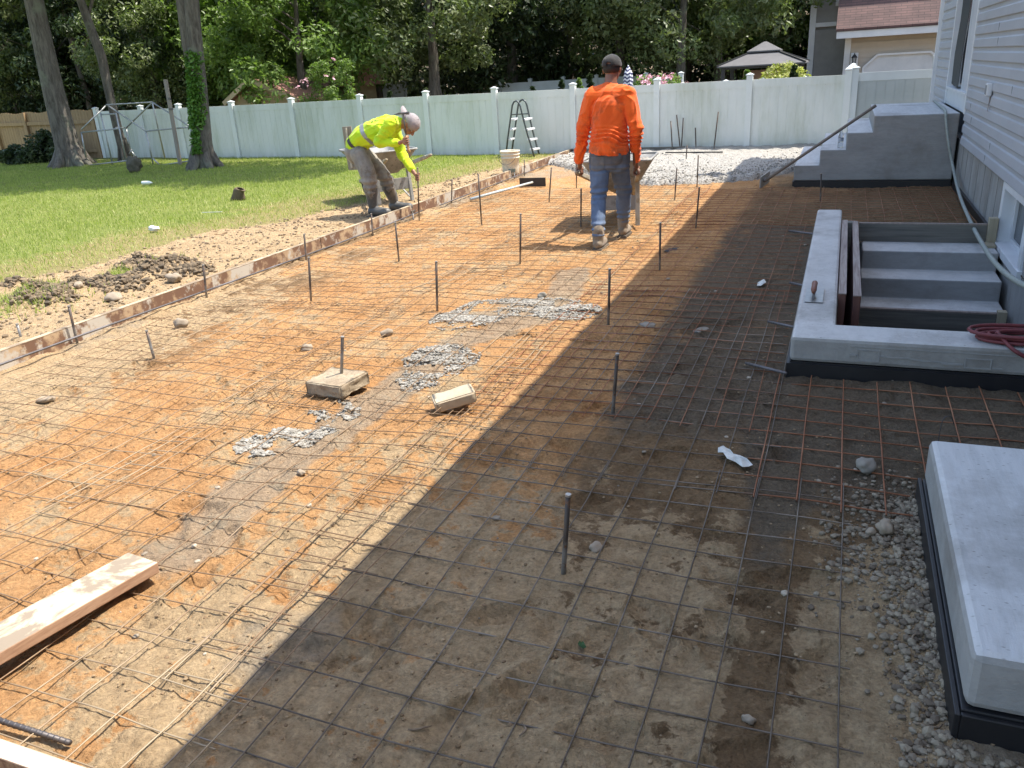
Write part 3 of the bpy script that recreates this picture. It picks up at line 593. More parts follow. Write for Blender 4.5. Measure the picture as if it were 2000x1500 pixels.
a = G(0, 1452, .16); b = G(135, 1500, .16); f_ = thing("form_board", "pinkish form board end in the bottom left corner", "form board", (a.x, a.y, 0))
dv = Vector((1, 0, 0)); MB(f_.location).bb((a.x - .9, b.y - .03, -.03), (b.x + .35, b.y + .012, .156)).build("board", wsp, f_); MB(f_.location).bb((a.x - .9, b.y - .031, .1565), (b.x + .35, b.y + .013, .161)).build("top_edge", woodmat("pink sawn edge", (.62, .47, .36), (.5, .36, .27), 0), f_)
# loose plank lower left
p0 = G(281, 1098, .052); p1 = G(-110, 1318, .085); pl = thing("loose_plank", "thick cement smeared plank lying across the wires at the lower left", "plank", (p0 + p1) / 2)
wt = NT("smeared plank top"); co = wt.coord('Object', (3, 3, 3)); n = wt.noise(1.5, 7, .65, co, .6); g_ = wt.n.new("ShaderNodeNewGeometry"); nz = wt.sep(g_.outputs['Normal'], 'XYZ')[2]
topc = wt.mix(wt.ramp(n, .48, .54), (.48, .42, .30), (.25, .20, .145)); gr = wt.noise(1.6, 6, .65, wt.coord('Object', (9, 9, 60)), .3); sidec = wt.mix(wt.ramp(gr, .35, .65), (.44, .28, .18), (.31, .18, .11))
ptm = wt.done(wt.mix(wt.ramp(nz, .5, .7), sidec, topc), .8, 0, wt.bump(n, .3, .003))
MB(pl.location).bar(p0, p1, .16, .042, bev=.004).build("plank", ptm, pl)

# ================================================================== WIRE MESH
def wiremat(name, c1, c2, c3, rough, metal):
    t = NT(name); n = t.noise(25, 5, .7); n2_ = t.noise(1.4, 4, .6); col = t.mix(t.ramp(n, .3, .7), c1, c2); col = t.mix(t.ramp(n2_, .5, .62), col, c3); return t.done(col, rough, metal, t.bump(t.noise(300, 2), .4, .001))
wm_steel = wiremat("dull steel wire", (.15, .12, .095), (.085, .06, .042), (.24, .20, .16), .35, .35)
wm_rust = wiremat("rusty wire", (.30, .115, .05), (.19, .075, .035), (.36, .17, .09), .7, .1)
wm_tan = wiremat("dusty wire", (.30, .205, .12), (.17, .10, .055), (.38, .30, .20), .6, .3)
def wire_panel(label, x0, x1, y0, y1, m, seed, yaw=0.0, sp=.158, lift=.015, amp=.02, r=.0025, cut=None, xo=None, group=None):
    rr = random.Random(seed); cxm, cym = (x0 + x1) / 2, (y0 + y1) / 2; ca, sa_ = math.cos(yaw), math.sin(yaw)
    allp = []; nxw = int(round((x1 - x0) / sp)) + 1; nyw = int(round((y1 - y0) / sp)) + 1
    def hz(X, Y): return lift + amp * .95 * ss(.35, .8, fbm(X * 1.1 + seed, Y * .9, seed, 3)) + amp * .35 * vn(X * 5, Y * 5, seed)
    def polyline(ax, ay, bx, by, dz, n):
        t = np.linspace(0, 1, n); X = ax + (bx - ax) * t; Y = ay + (by - ay) * t
        L = math.hypot(bx - ax, by - ay); px, py = -(by - ay) / L, (bx - ax) / L; o_ = (fbm(t * L * 1.1 + rr.random() * 50, t * 0 + seed, seed, 3) - .5) * .020 * (.35 + amp * 10)
        X = X + px * o_; Y = Y + py * o_
        XR = cxm + (X - cxm) * ca - (Y - cym) * sa_; YR = cym + (X - cxm) * sa_ + (Y - cym) * ca
        Z = zlow(XR, YR) + hz(XR, YR) + dz; return np.stack([XR, YR, Z], 1)
    for i in range(nxw):
        xx = x0 + i * sp; e0, e1 = rr.uniform(.02, .07), rr.uniform(.02, .07)
        allp.append(polyline(xx, y0 - e0, xx, y1 + e1, .003, max(4, int((y1 - y0) / .06))))
    for j in range(nyw):
        yy = y0 + j * sp; allp.append(polyline(x0 - rr.uniform(.02, .06), yy, x1 + rr.uniform(.02, .06), yy, -.003, max(4, int((x1 - x0) / .06))))
    V = []; F = []; n = 0; K = 5
    for pth in allp:
        t = np.gradient(pth, axis=0); t /= np.linalg.norm(t, axis=1)[:, None]; xv = np.cross(t, [0, 0, 1.0]); xv /= np.linalg.norm(xv, axis=1)[:, None]; yv = np.cross(t, xv)
        segs = np.ones(len(pth) - 1, bool)
        if cut is not None: segs = ~(cut(pth[:-1, 0], pth[:-1, 1]) | cut(pth[1:, 0], pth[1:, 1]))
        for k in range(K):
            g = 2 * math.pi * k / K; V.append(pth + (xv * math.cos(g) + yv * math.sin(g)) * r)
        L = len(pth); base = n
        i_ = np.arange(L - 1)[segs]
        for k in range(K):
            a_ = base + k * L + i_; b_ = base + ((k + 1) % K) * L + i_; F.append(np.stack([a_, b_, b_ + 1, a_ + 1], 1))
        n += K * L
    o = fast_mesh("wire_mesh", np.concatenate(V), np.concatenate(F).ravel(), 4, m, smooth=True)
    return tag(o, label, "wire mesh", None, None)
blk = lambda x, y: ((x > cX0 - .02) & (y > cY0 - .02) & (y < cY1 + .0)) | (x > WX - .03) | ((x > .36) & (y < 3.10) & (y > 1.7)) | (x < -4.87) | ((x > -.57) & (y > 11.3))
S = wire_panel
S("bright steel wire mesh in the shade nearest the camera", -1.467, .113, .9, 3.02, wm_steel, 3, .0, amp=.010, r=.0026, cut=blk)
S("rusty wire mesh sheet between the curb and the small slab", -.21, 1.20, 2.92, 4.30, wm_rust, 4, .0, amp=.006, cut=blk, r=.0034)
S("brownish wire mesh sheet in the shade left of the L curb, nearer part", -1.46, -.20, 2.92, 5.95, wm_steel, 5, .0, amp=.008, cut=blk)
S("rusty lapped mesh sheet crossing the shade line beside the curb corner", -1.72, -.24, 3.55, 6.02, wm_rust, 6, .006, amp=.008, cut=blk)
S("rust coloured wire mesh sheet in the shade beside the far arm of the curb", -1.70, -.20, 5.78, 8.72, wm_rust, 7, .0, amp=.006, cut=blk)
S("dull wire mesh sheet between the curb end and the landing steps", -1.75, 1.2, 8.62, 11.15, wm_rust, 8, .0, amp=.012, r=.0030, cut=blk)
S("sunlit mesh sheet running under the spilled cement toward the shade", -3.08, -1.58, 3.30, 6.40, wm_tan, 9, .012, amp=.028, cut=blk)
S("sunlit mesh sheet at the bottom left under the loose plank", -2.98, -1.40, 1.05, 3.45, wm_tan, 10, -.012, amp=.024, cut=blk)
S("loosely waving mesh sheet at the left edge near the first form board", -4.62, -2.95, 2.1, 5.10, wm_tan, 11, .01, amp=.03, cut=blk)
S("sunlit mesh sheet left of the square paver and the tall stake", -4.66, -3.0, 4.98, 8.05, wm_tan, 12, -.008, amp=.03, cut=blk)
S("sunlit mesh sheet under the wheelbarrow worker's shadow", -3.1, -1.60, 6.25, 9.3, wm_tan, 13, .0, amp=.024, cut=blk)
S("far sunlit mesh sheet in front of the fresh concrete", -3.2, -1.65, 9.2, 11.6, wm_tan, 14, .004, amp=.014, cut=blk)
S("far sunlit mesh sheet beside the lying placer tool", -4.65, -3.1, 7.95, 11.1, wm_tan, 15, .0, amp=.016, cut=blk)
S("lapped mesh sheet of close paired wires at the sunlit lower middle", -1.74, -1.58, 1.4, 4.6, wm_tan, 16, .018, amp=.026, cut=blk)
# edge bars along the board
def rebar(name, pts, r, m, label, cat, n=8, parent=None):
    mb = MB(pts[0]); q = [Vector(p_) for p_ in pts]; mb.tube(q, r, n)
    L = 0; 
    for a_, b_ in zip(q[:-1], q[1:]):
        d_ = (b_ - a_); nn_ = int(d_.length / .02)
        if r > .006 and nn_ < 200:
            for i in range(nn_): c_ = a_ + d_ * (i + .5) / nn_; mb.tube([c_ - d_.normalized() * .003, c_ + d_.normalized() * .003], r * 1.14, n)
    o = mb.build(name, m, None, True); o.location = q[0]; return tag(o, label, cat)
steel_d = wiremat("dark bar steel", (.085, .08, .085), (.13, .115, .11), (.2, .19, .2), .5, .5)
pb = [Vector((-4.80 + .02 * math.sin(y_ * .9), y_, .075 + .02 * math.sin(y_ * .7))) for y_ in np.arange(2.7, 9.2, .35)]
o = MB(pb[0]).tube(pb, .008, 8).build("rebar", steel_d, None, True); o.location = pb[0]; tag(o, "long dark reinforcing bar running beside the left form board", "rebar")
pb = [Vector((-4.79 + .01 * math.sin(y_ * .9), y_, .06)) for y_ in np.arange(9.5, 15.4, .5)]
o = MB(pb[0]).tube(pb, .008, 8).build("rebar", steel_d, None, True); o.location = pb[0]; tag(o, "far dark reinforcing bar beside the form board near the bucket", "rebar")
rebar("rebar", [G(-60, 1388, .05), G(137, 1451, .035)], .0075, steel_d, "thick ribbed bar end lying in the bottom left corner by the pink board", "rebar", 10)

# ================================================================== STAKES
stk = NT("stake steel"); zc_ = stk.sep(stk.coord('Object'), 'XYZ')[2]; nz_ = stk.noise(14, 5, .7)
hh_ = stk.math('ADD', zc_, stk.math('MULTIPLY', stk.math('SUBTRACT', nz_, .5), .22))
scl = stk.mix(stk.ramp(hh_, .10, .17), (.25, .24, .225), (.075, .058, .047)); scl = stk.mix(stk.ramp(stk.noise(40, 4), .55, .65), scl, (.15, .075, .04)); stakem = stk.done(scl, .5, .35, stk.bump(stk.noise(90, 3), .3, .002))
capm = simple("bright sheared steel", (.45, .42, .38), (.3, .28, .25), 60, .45, .6, bump=0)
def stake(top, bot, label, r=.0088, ztop=None, z=None, grp="steel stakes driven into the pad"):
    b_ = G(*bot, 0.0); 
    if z is not None: b_ = G(*bot, z)
    t_ = P(*top, b_.y); b_.z = zs(b_.x, b_.y) - .03 if z is None else z; o = thing("steel_stake", label, "stake", (b_.x, b_.y, b_.z), 0, grp)
    d_ = (t_ - b_); MB((0, 0, 0)).tube([Vector((0, 0, -.05)), d_ - d_.normalized() * .008], r, 12).build("rod", stakem, o, True)
    MB().tube([d_ - d_.normalized() * .0075, d_], [r * 1.18, r * 1.12], 12).build("sheared_tip", capm, o)
for a_ in [((1110, 965), (1097, 1122), "nearest steel stake, in the shade with a grey cement coated foot"), ((1206, 690), (1194, 812), "shaded steel stake second from the camera, right of the leaning brick"), ((1191, 524), (1187, 632), "steel stake on the shade line beside the big cement spill"),
    ((1290, 434), (1288, 528), "steel stake on the shade line next to the dark flat rag"), ((1366, 365), (1358, 445), "rusty steel stake on the shade line right of the wheelbarrow"), ((1322, 328), (1317, 392), "steel stake in the sun between the wheelbarrow and the fresh concrete edge"),
    ((1364, 303), (1361, 367), "tall steel stake at the front edge of the fresh concrete"), ((1604, 338), (1603, 392), "lone steel stake in front of the landing steps"), ((1017, 417), (1015, 517), "tall steel stake left of the orange worker's shadow"),
    ((852, 510), (853, 610), "steel stake just left of the big cement spill"), ((603, 502), (606, 592), "steel stake in the sun near the second form board pin"), ((772, 434), (779, 509), "steel stake in the sun below the crouching worker's boots"),
    ((934, 340), (941, 443), "steel stake crossing the lying blue grey tool handle"), ((1077, 327), (1071, 395), "steel stake right of the black blade of the lying tool"), ((1135, 368), (1134, 443), "steel stake in the wheelbarrow's shadow left of the orange worker"),
    ((286, 645), (303, 704), "short leaning steel stake near the left form board"), ((1126, 300), (1125.5, 366), "thin steel stake below the orange worker's left hand")]: stake(*a_)
pin = "steel pins holding the left form boards"
for top, bot, lb in [((883, 350), (881, 400), "steel pin against the form board right of the bent worker"), ((725, 417), (728, 462), "dark steel pin at the form board below the bent worker's heel"), ((594, 457), (598, 513), "steel pin at the form board, third from the left frame edge"),
    ((397, 517), (403, 585), "steel pin at the form board, second from the left frame edge"), ((134, 597), (152, 677), "steel pin at the form board nearest the left frame edge"), ((1005, 337), (1004, 352), "short pin at the form board below the bucket"), ((1024, 313), (1024, 347), "steel pin at the form board just right of the bucket")]:
    stake(top, bot, lb, grp=pin)
for top, bot, lb in [((1310, 236), (1314, 300), "leftmost thin rod leaning on the fence behind the fresh concrete"), ((1321.5, 224), (1330, 299), "left rod of the crossed pair before the fence"), ((1334.5, 230), (1330, 299), "right rod of the crossed pair before the fence"), ((1358, 249), (1360, 298), "shorter upright rod right of the crossed pair"), ((1403, 218), (1393, 298), "tall rod leaning right before the fence")]:
    stake(top, bot, lb, .011, grp="rods standing at the far side of the fresh concrete", z=.03)
stake((1342, 283), (1339, 321), "rod standing in the middle of the fresh concrete", .010, z=.02, grp="rods standing at the far side of the fresh concrete")
stake((33, 632), (43, 664), "short twisted metal spike on the strip at the left edge", .009, z=.07)
tg = MB(); q_ = G(1300, 298, .11); r_ = G(1412, 297, .11); o = MB(q_).bar(q_, r_, .03, .02).build("screed_strip", membrane); o.location = q_; tag(o, "black strip lying at the back edge of the fresh concrete", "strip")

# ================================================================== PAVERS
pv = NT("paver concrete"); n = pv.noise(7, 8, .7); nf = pv.noise(45, 5, .7); c_ = pv.mix(pv.ramp(n, .4, .62), (.38, .31, .215), (.26, .20, .135)); c_ = pv.mix(pv.ramp(nf, .3, .5), (.2, .15, .1), c_); paver = pv.done(c_, .9, 0, pv.bump(nf, .8, .008, pv.bump(n, .6, .01)))
def rough_block(name, ctr, dims, rot, label, m, seed, amp=.006):
    bm = bmesh.new(); bmesh.ops.create_cube(bm, size=1)
    for q_ in bm.verts: q_.co = Vector((q_.co.x * dims[0], q_.co.y * dims[1], q_.co.z * dims[2]))
    bmesh.ops.bevel(bm, geom=list(bm.edges), offset=.006, segments=2, affect='EDGES'); bmesh.ops.subdivide_edges(bm, edges=list(bm.edges), cuts=9, use_grid_fill=True)
    me = bpy.data.meshes.new(name); bm.to_mesh(me); bm.free(); p_ = np.array([list(v.co) for v in me.vertices])
    d_ = (vn3(p_ + 5, 22, seed) - .5) * amp * 2 + (vn3(p_ + 5, 60, seed) - .5) * amp; e_ = (np.abs(p_) > np.array(dims) * .44).sum(1) >= 2
    nn_ = np.array([list(v.normal) for v in me.vertices]); p_ = p_ + nn_ * (d_ - e_ * .006 * vn3(p_ + 5, 30, seed + 1))[:, None]
    me.vertices.foreach_set("co", p_.astype(np.float32).ravel()); me.update(); o = link_mesh(name, me, m, None, True); o.location = ctr; o.rotation_euler = rot; return tag(o, label, "paver")
zb = .05
a_ = G(612, 768, .015); b_ = G(663, 779, .015); c_ = G(707, 765, .015)
ctr = G(659, 747, .055); rough_block("paver", Vector((ctr.x, ctr.y, .055)), (.265, .25, .075), Euler((0.02, -.02, math.atan2(b_.y - a_.y, b_.x - a_.x) + .06)), "worn square paver lying around the stake on the sunlit mesh", paver, 3, .008)
ctr = G(887, 778, .06); rough_block("paver", Vector((ctr.x, ctr.y, .062)), (.215, .12, .062), Euler((.10, -.16, .62)), "clean tan brick paver propped on the mesh in the sun", simple("tan paver", (.46, .38, .27), (.36, .29, .2), 14, .85, bump=.5, bscale=60), 5, .003)

_c = Vector((P(664.4, 731.6, 3.57 * 1.0).x, 3.62, .088)); stake((669, 657), (664.4, 731.6), "steel stake standing right behind the worn square paver", z=.085)
# ================================================================== WHITE VINYL FENCE
vt = NT("vinyl fence"); n = vt.noise(1.2, 6, .7, vt.coord('Object', (1, 1, .25))); n2_ = vt.noise(9, 6, .7, vt.coord('Object', (1, 1, .12))); zz_ = vt.sep(vt.coord('Object'), 'XYZ')[2]
vc = vt.mix(vt.ramp(n, .35, .75), (.74, .76, .72), (.60, .64, .58)); alg = vt.math('MULTIPLY', vt.ramp(n, .46, .64), vt.ramp(n2_, .3, .7)); vc = vt.mix(vt.math('MULTIPLY', alg, .48), vc, (.30, .33, .16))
low = vt.math('MULTIPLY', vt.ramp(zz_, .0, .18, (1, 1, 1), (0, 0, 0)), vt.ramp(n2_, .3, .6)); vc = vt.mix(vt.math('MULTIPLY', low, .45), vc, (.28, .27, .19))
vinyl = vt.done(vc, .5, 0, vt.bump(vt.noise(60, 2), .05, .002))
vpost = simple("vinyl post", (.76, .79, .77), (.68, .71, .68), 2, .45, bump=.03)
vshade = simple("shaded vinyl board", (.44, .48, .48), (.38, .42, .41), 3, .5, bump=.03)  # darker copy of the vinyl, with the panels' shade put into its colour
vplain = simple("plain white vinyl", (.64, .69, .70), (.56, .60, .60), 2, .5, bump=.02)
groove = simple("groove shade", (.34, .37, .35), (.28, .31, .28), 4, .6)
def make_post(root, p, h, w=.105, m=None):
    mb = MB(); b = Vector(p) - root.location; mb.bb((b.x - w / 2, b.y - w / 2, b.z - .1), (b.x + w / 2, b.y + w / 2, b.z + h))
    o = mb.build("post", m or vpost, root); mb = MB(); c = w / 2 + .013; z = b.z + h
    mb.bb((b.x - c, b.y - c, z + .0005), (b.x + c, b.y + c, z + .022), .004); e = w / 2 + .002
    mb.add([(b.x - e, b.y - e, z + .022), (b.x + e, b.y - e, z + .022), (b.x + e, b.y + e, z + .022), (b.x - e, b.y + e, z + .022), (b.x, b.y, z + .048)], [(0, 1, 4), (1, 2, 4), (2, 3, 4), (3, 0, 4)]); mb.build("post_cap", vplain, o)
def make_panel(root, p, q, h, m=None, w=.105, bw=.15, rail=.135, gm_=None, rm=None):
    a = Vector(p) - root.location; b = Vector(q) - root.location; d = (b - a); L = d.length; d.normalize(); a2 = a + d * w / 2; b2 = b - d * w / 2
    up = Vector((0, 0, 1)); mb = MB()
    def hb(z0_, z1_, t, m0=a2, m1=b2): mb.bar(m0 + up * (z0_ + z1_) / 2, m1 + up * (z0_ + z1_) / 2, t, z1_ - z0_)
    nbd = max(1, int(round((L - w) / bw))); Lb = (b2 - a2).length / nbd
    for i in range(nbd):
        s0 = a2 + d * (i * Lb + .004); s1 = a2 + d * ((i + 1) * Lb - .004); hb(.10, h - .06 - rail + .01, .024, s0, s1)
    hb(.1, h - .2, .016)
    o = mb.build("panel", m or vinyl, root)
    mb = MB(); hb(h - .06 - rail, h - .06, .042); mb.build("top_rail", rm or m or vinyl, o); mb = MB(); hb(.02, .10, .040); mb.build("bottom_rail", rm or m or vinyl, o)
def fence(name, pts, h, label, grp=None, z=.03, m=None, pm=None, rm=None, skip=(), hp=None):
    root = thing(name, label, "fence", (pts[0][0], pts[0][1], z), 0, grp); ps = [Vector((a, b, z)) for a, b in pts]
    for p in ps: make_post(root, p, h + .01, m=pm)
    for i, (p, q) in enumerate(zip(ps[:-1], ps[1:])):
        if i not in skip: make_panel(root, p, q, h, m, rm=rm)
    return root
fp = [(-20.9, 18.1), (-18.6, 17.15), (-16.75, 16.85), (-15.12, 16.42), (-13.22, 16.05), (-11.48, 15.94), (-9.66, 15.84), (-8.05, 15.78), (-6.50, 15.72), (-4.87, 15.70), (-3.26, 15.72), (-1.62, 15.78), (.0, 15.78)]
fence("vinyl_fence", fp[1:], 1.27, "long white vinyl privacy fence streaked with green algae across the back of the yard", z=.035, pm=vpost)
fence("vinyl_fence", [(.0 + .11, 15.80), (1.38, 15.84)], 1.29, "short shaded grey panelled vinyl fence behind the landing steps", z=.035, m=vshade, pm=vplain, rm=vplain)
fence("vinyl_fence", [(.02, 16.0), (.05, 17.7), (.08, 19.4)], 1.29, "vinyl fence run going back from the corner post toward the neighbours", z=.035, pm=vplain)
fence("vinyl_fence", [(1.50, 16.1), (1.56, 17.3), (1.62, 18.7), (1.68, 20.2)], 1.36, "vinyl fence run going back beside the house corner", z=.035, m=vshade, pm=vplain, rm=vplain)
# wooden fence far left
wf1 = simple("cedar board", (.38, .26, .14), (.26, .17, .09), 3, .85, bump=.3, stretch=(8, 8, .6)); wr = thing("wood_fence", "tan wooden dog ear fence at the far left behind the leaning oak", "fence", (-22, 17.2, 0))
def wood_run(a, b, h, n):
    a, b = Vector(a), Vector(b); d = (b - a) / n; mb = MB(wr.location)
    for i in range(n):
        c = a + d * (i + .5); mb.bar(c, c + Vector((0, 0, h + .02 * math.sin(i * 7))), d.length * .94, .02, up=d.cross(Vector((0, 0, 1))))
    mb.build("boards", wf1, wr); mb = MB(wr.location); o_ = Vector((0, -.045, 0))
    for z in (.25, h - .3): mb.bar(a + o_ + Vector((0, 0, z)), b + o_ + Vector((0, 0, z)), .045, .09)
    mb.build("rails", wf1, wr)
    for i in range(0, n + 1, 12):
        c = a + d * i + Vector((0, -.05, 0)); MB(wr.location).bar(c, c + Vector((0, 0, h)), .1, .1, up=(0, 1, 0)).build("post", wf1, wr)
wood_run((-31, 18.9, 0), (-18.75, 17.2, 0), 1.30, 96)

# ================================================================== TREES
lm = [leafmat("oak leaves", (.10, .14, .05), (.17, .215, .085), .34, .38, (.20, .225, .125)), leafmat("maple leaves", (.095, .165, .035), (.18, .26, .07), .38, .42, (.13, .20, .05)),
      leafmat("dark shaded leaves", (.022, .040, .014), (.045, .072, .026), .22, .4, (.07, .10, .04))]  # last entry: deep shade of the wood put into the leaf colour
bt_ = NT("tree bark"); co = bt_.coord('Object', (1, 1, .18)); n = bt_.noise(16, 8, .75, co, .5); nl = bt_.noise(2.5, 5, .6)
bc = bt_.mix(bt_.ramp(n, .35, .62), (.05, .042, .034), (.17, .15, .125)); bc = bt_.mix(bt_.ramp(nl, .55, .7), bc, (.17, .18, .13)); bark = bt_.done(bc, .95, 0, bt_.bump(n, 1, .03))
def leaf_cloud(centers, radii, n_per, size, seed, squash=.75, droop=.3):
    r = np.random.RandomState(seed); C_ = np.repeat(np.asarray(centers), n_per, 0); R_ = np.repeat(np.asarray(radii), n_per)
    d = r.randn(len(C_), 3); d /= np.linalg.norm(d, axis=1)[:, None]; rad = R_ * (.35 + .65 * r.rand(len(C_)) ** .4); p = C_ + d * rad[:, None] * np.array([1, 1, squash])
    nrm = d * .6 + r.randn(len(C_), 3) * .55 + np.array([0, 0, .55]); nrm /= np.linalg.norm(nrm, axis=1)[:, None]
    t = np.cross(nrm, r.randn(len(C_), 3)); t /= np.linalg.norm(t, axis=1)[:, None]; t[:, 2] -= droop; t /= np.linalg.norm(t, axis=1)[:, None]; b = np.cross(nrm, t); b /= np.linalg.norm(b, axis=1)[:, None]
    s = size * (.6 + .8 * r.rand(len(C_)))[:, None]
    co = np.stack([p - t * s, p + b * s * .45 + nrm * s * .12, p + t * s, p - b * s * .45 + nrm * s * .12], 1).reshape(-1, 3); return co
def trunk_mb(base, top, r0, r1, seed, limbs=5, crown=None, flare=1.6, n=12):
    rr = random.Random(seed); mb = MB(); base, top = Vector(base), Vector(top); pts = []; rs_ = []
    for i in range(9):
        t = i / 8; w = .06 * (top - base).length * .12; pts.append(base.lerp(top, t) + Vector((math.sin(t * 5 + seed), math.cos(t * 4 + seed), 0)) * w * min(1, t * 3)); rs_.append((r0 + (r1 - r0) * t) * (1 + (flare - 1) * math.exp(-t * 14)))
    mb.tube(pts, rs_, n, False)
    for k in range(limbs):
        t = .35 + .6 * k / max(1, limbs); s = base.lerp(top, t); a = rr.random() * 6.28; L = (top - base).length * rr.uniform(.25, .45); e = s + Vector((math.cos(a), math.sin(a), .55)).normalized() * L; m_ = s.lerp(e, .5) + Vector((0, 0, L * .08))
        mb.tube([s, m_, e], [r1 * .8, r1 * .5, r1 * .2], 6, False)
    return mb
TPL = {}
def crown_template(key, kind, seed, h0, h1, rad, nc, npc, size, cr=(.45, .95)):
    r = np.random.RandomState(seed); cs = []; rd = []
    for i in range(nc):
        t = r.rand(); a = r.rand() * 6.28; prof = math.sin(math.pi * min(1, (t * .92 + .12))) ** .6; rr_ = rad * prof * (.45 + .6 * r.rand() ** .5); cs.append((rr_ * math.cos(a), rr_ * math.sin(a), h0 + (h1 - h0) * t)); rd.append(r.uniform(*cr))
    co = leaf_cloud(cs, rd, npc, size, seed); me_o = fast_mesh("crown", co, np.arange(len(co)), 4, lm[kind]); root = thing("tree", None, None); me_o.parent = root
    t_o = trunk_mb((0, 0, -.2), (.2, .1, h1 * .8), .19, .05, seed, 7).build("trunk", bark, root, True); TPL[key] = root; root["_used"] = 0; return root
crown_template("oak", 0, 1, 1.2, 7.5, 2.9, 95, 230, .085); crown_template("maple", 1, 2, .9, 6.0, 2.6, 85, 230, .095); crown_template("dark", 2, 3, .8, 8.0, 3.0, 90, 210, .10); crown_template("oak2", 0, 4, 2.0, 9.0, 3.3, 100, 230, .09)
def tree(key, x, y, s, rz, label, cat="tree", grp=None, z=0, name="tree", zs_=1.0):
    root = TPL[key]
    if root["_used"] == 0: o = root; root["_used"] = 1
    else: o = copy_tree(root); 
    if "_used" in o and o is not root: del o["_used"]
    o.location = (x, y, z); o.rotation_euler = (0, 0, rz); o.scale = (s, s, s * zs_); o.name = name; tag(o, label, cat, grp); return o
FT = "trees standing beyond the back fence"
def px_at(u, Y): return P(u, 150, Y).x
tree("maple", px_at(585, 20.5), 20.5, .82, .3, "bright green sunlit tree hanging over the small shed behind the fence", grp=FT, z=.2)
tree("maple", px_at(470, 22.5), 22.5, .95, 1.9, "light green tree right behind the ivy covered trunk", grp=FT, z=.3)
tree("maple", px_at(640, 24.5), 24.5, .9, 4.0, "green tree filling the gap above the far white fence corner", grp=FT, z=.5)
tree("oak", px_at(845, 22.5), 22.5, .88, .5, "grey green oak with its crown hanging above the bent worker", grp=FT, z=.9)
tree("oak", px_at(735, 25), 25, .95, 2.2, "grey green oak left of the one above the bent worker", grp=FT, z=.5)
tree("dark", px_at(1000, 27), 27, 1.0, .0, "dark tree above the pool ladder", grp=FT, z=.5)
tree("dark", px_at(1110, 29), 29, 1.05, 1.1, "dark tree directly behind the orange worker's head", grp=FT, z=.4)
tree("oak", px_at(1215, 27), 27, .86, 3.3, "oak above the folded striped parasol", grp=FT, z=.9)
tree("oak2", px_at(1330, 25), 25, .8, .7, "oak with sunlit clumps above the pink flowers", grp=FT, z=.2)
tree("oak2", px_at(1405, 27), 27, .85, 2.7, "oak left of the gazebo roof", grp=FT, z=-.2)
tree("maple", px_at(1530, 31), 31, 1.1, .9, "leafy green tree between the gazebo and the neighbour's house", grp=FT, z=.2)
tree("dark", px_at(1455, 33), 33, 1.1, 5.2, "dark tree right behind the gazebo", grp=FT, z=0)
tree("dark", px_at(930, 31), 31, 1.1, 2.0, "dark tree behind the oak above the bent worker", grp=FT, z=.2)
tree("dark", px_at(560, 29), 29, 1.1, 3.0, "dark tree behind the bright green one over the shed", grp=FT, z=.1)
tree("dark", px_at(360, 22), 22, .9, 1.0, "dark tree behind the pipe frame", grp=FT, z=.2)
tree("oak", px_at(300, 20.5), 20.5, .62, 4.4, "small shaded tree over the fence between the leaning trunks", grp=FT, z=.7)
tree("dark", px_at(215, 24), 24, .95, .2, "shaded tree right of the leaning oak's trunk", grp=FT, z=.1)
tree("dark", px_at(120, 22.5), 22.5, .85, 2.4, "shaded tree seen behind the leaning oak's trunk", grp=FT, z=.3)
tree("dark", px_at(20, 24), 24, .95, 4.4, "shaded tree at the far left frame edge above the wooden fence", grp=FT, z=.2)
tree("oak2", px_at(-60, 21), 21, .8, 4.0, "oak just inside the left frame edge over the wooden fence", grp=FT, z=.2)
# far woodland
def far_mass(name, y0, y1, x0, x1, zlo, zhi, nc, npc, size, cr, m, seed, label):
    r = np.random.RandomState(seed); cs = np.stack([r.uniform(x0, x1, nc), r.uniform(y0, y1, nc), zlo + (zhi - zlo) * r.rand(nc)], 1); co = leaf_cloud(cs, r.uniform(*cr, nc), npc, size, seed)
    return tag(fast_mesh(name, co, np.arange(len(co)), 4, m), label, "woodland", kind='stuff')
far_mass("far_woodland", 34, 40, -62, 18, -.5, 8.5, 900, 110, .2, (.8, 1.7), lm[2], 21, "dense dark woodland closing the view behind the gardens")
far_mass("far_woodland", 23, 33, -60, -16, .3, 8, 420, 120, .16, (.7, 1.5), lm[2], 22, "dark shaded wood at the left behind the yard")
for i, (u, Y, w) in enumerate([(45, 24, .12), (130, 26, .1), (165, 22, .11), (205, 27, .1), (330, 26, .12), (690, 24, .16), (1115, 31, .15), (1310, 33, .13), (1345, 31, .1), (1430, 30, .2), (1000, 33, .15)]):
    x = px_at(u, Y); o = thing("bare_trunk", ["thin dark trunk in the wood left of the leaning oak", "thin dark trunk peeping out right beside the leaning oak", "thin pale trunk in the shade between the leaning oaks", "slim trunk behind the pipe frame's left side", "slim trunk behind the pipe frame's right side", "brown trunk beside the grey green oak above the bent worker", "trunk in the dark wood above the orange worker", "slim trunk left of the gazebo over the flowers", "second slim trunk over the flowers, nearer the gazebo", "broad dark trunk behind the gazebo roof's left half", "trunk in the dark wood above the pool ladder"][i], "tree trunk", (x, Y, -.1), 0, "trunks in the wood beyond the fence")
    trunk_mb((0, 0, 0), (.3 * math.sin(i * 2), 0, 8), w, w * .6, i, 3, n=8).build("trunk", bark, o, True)
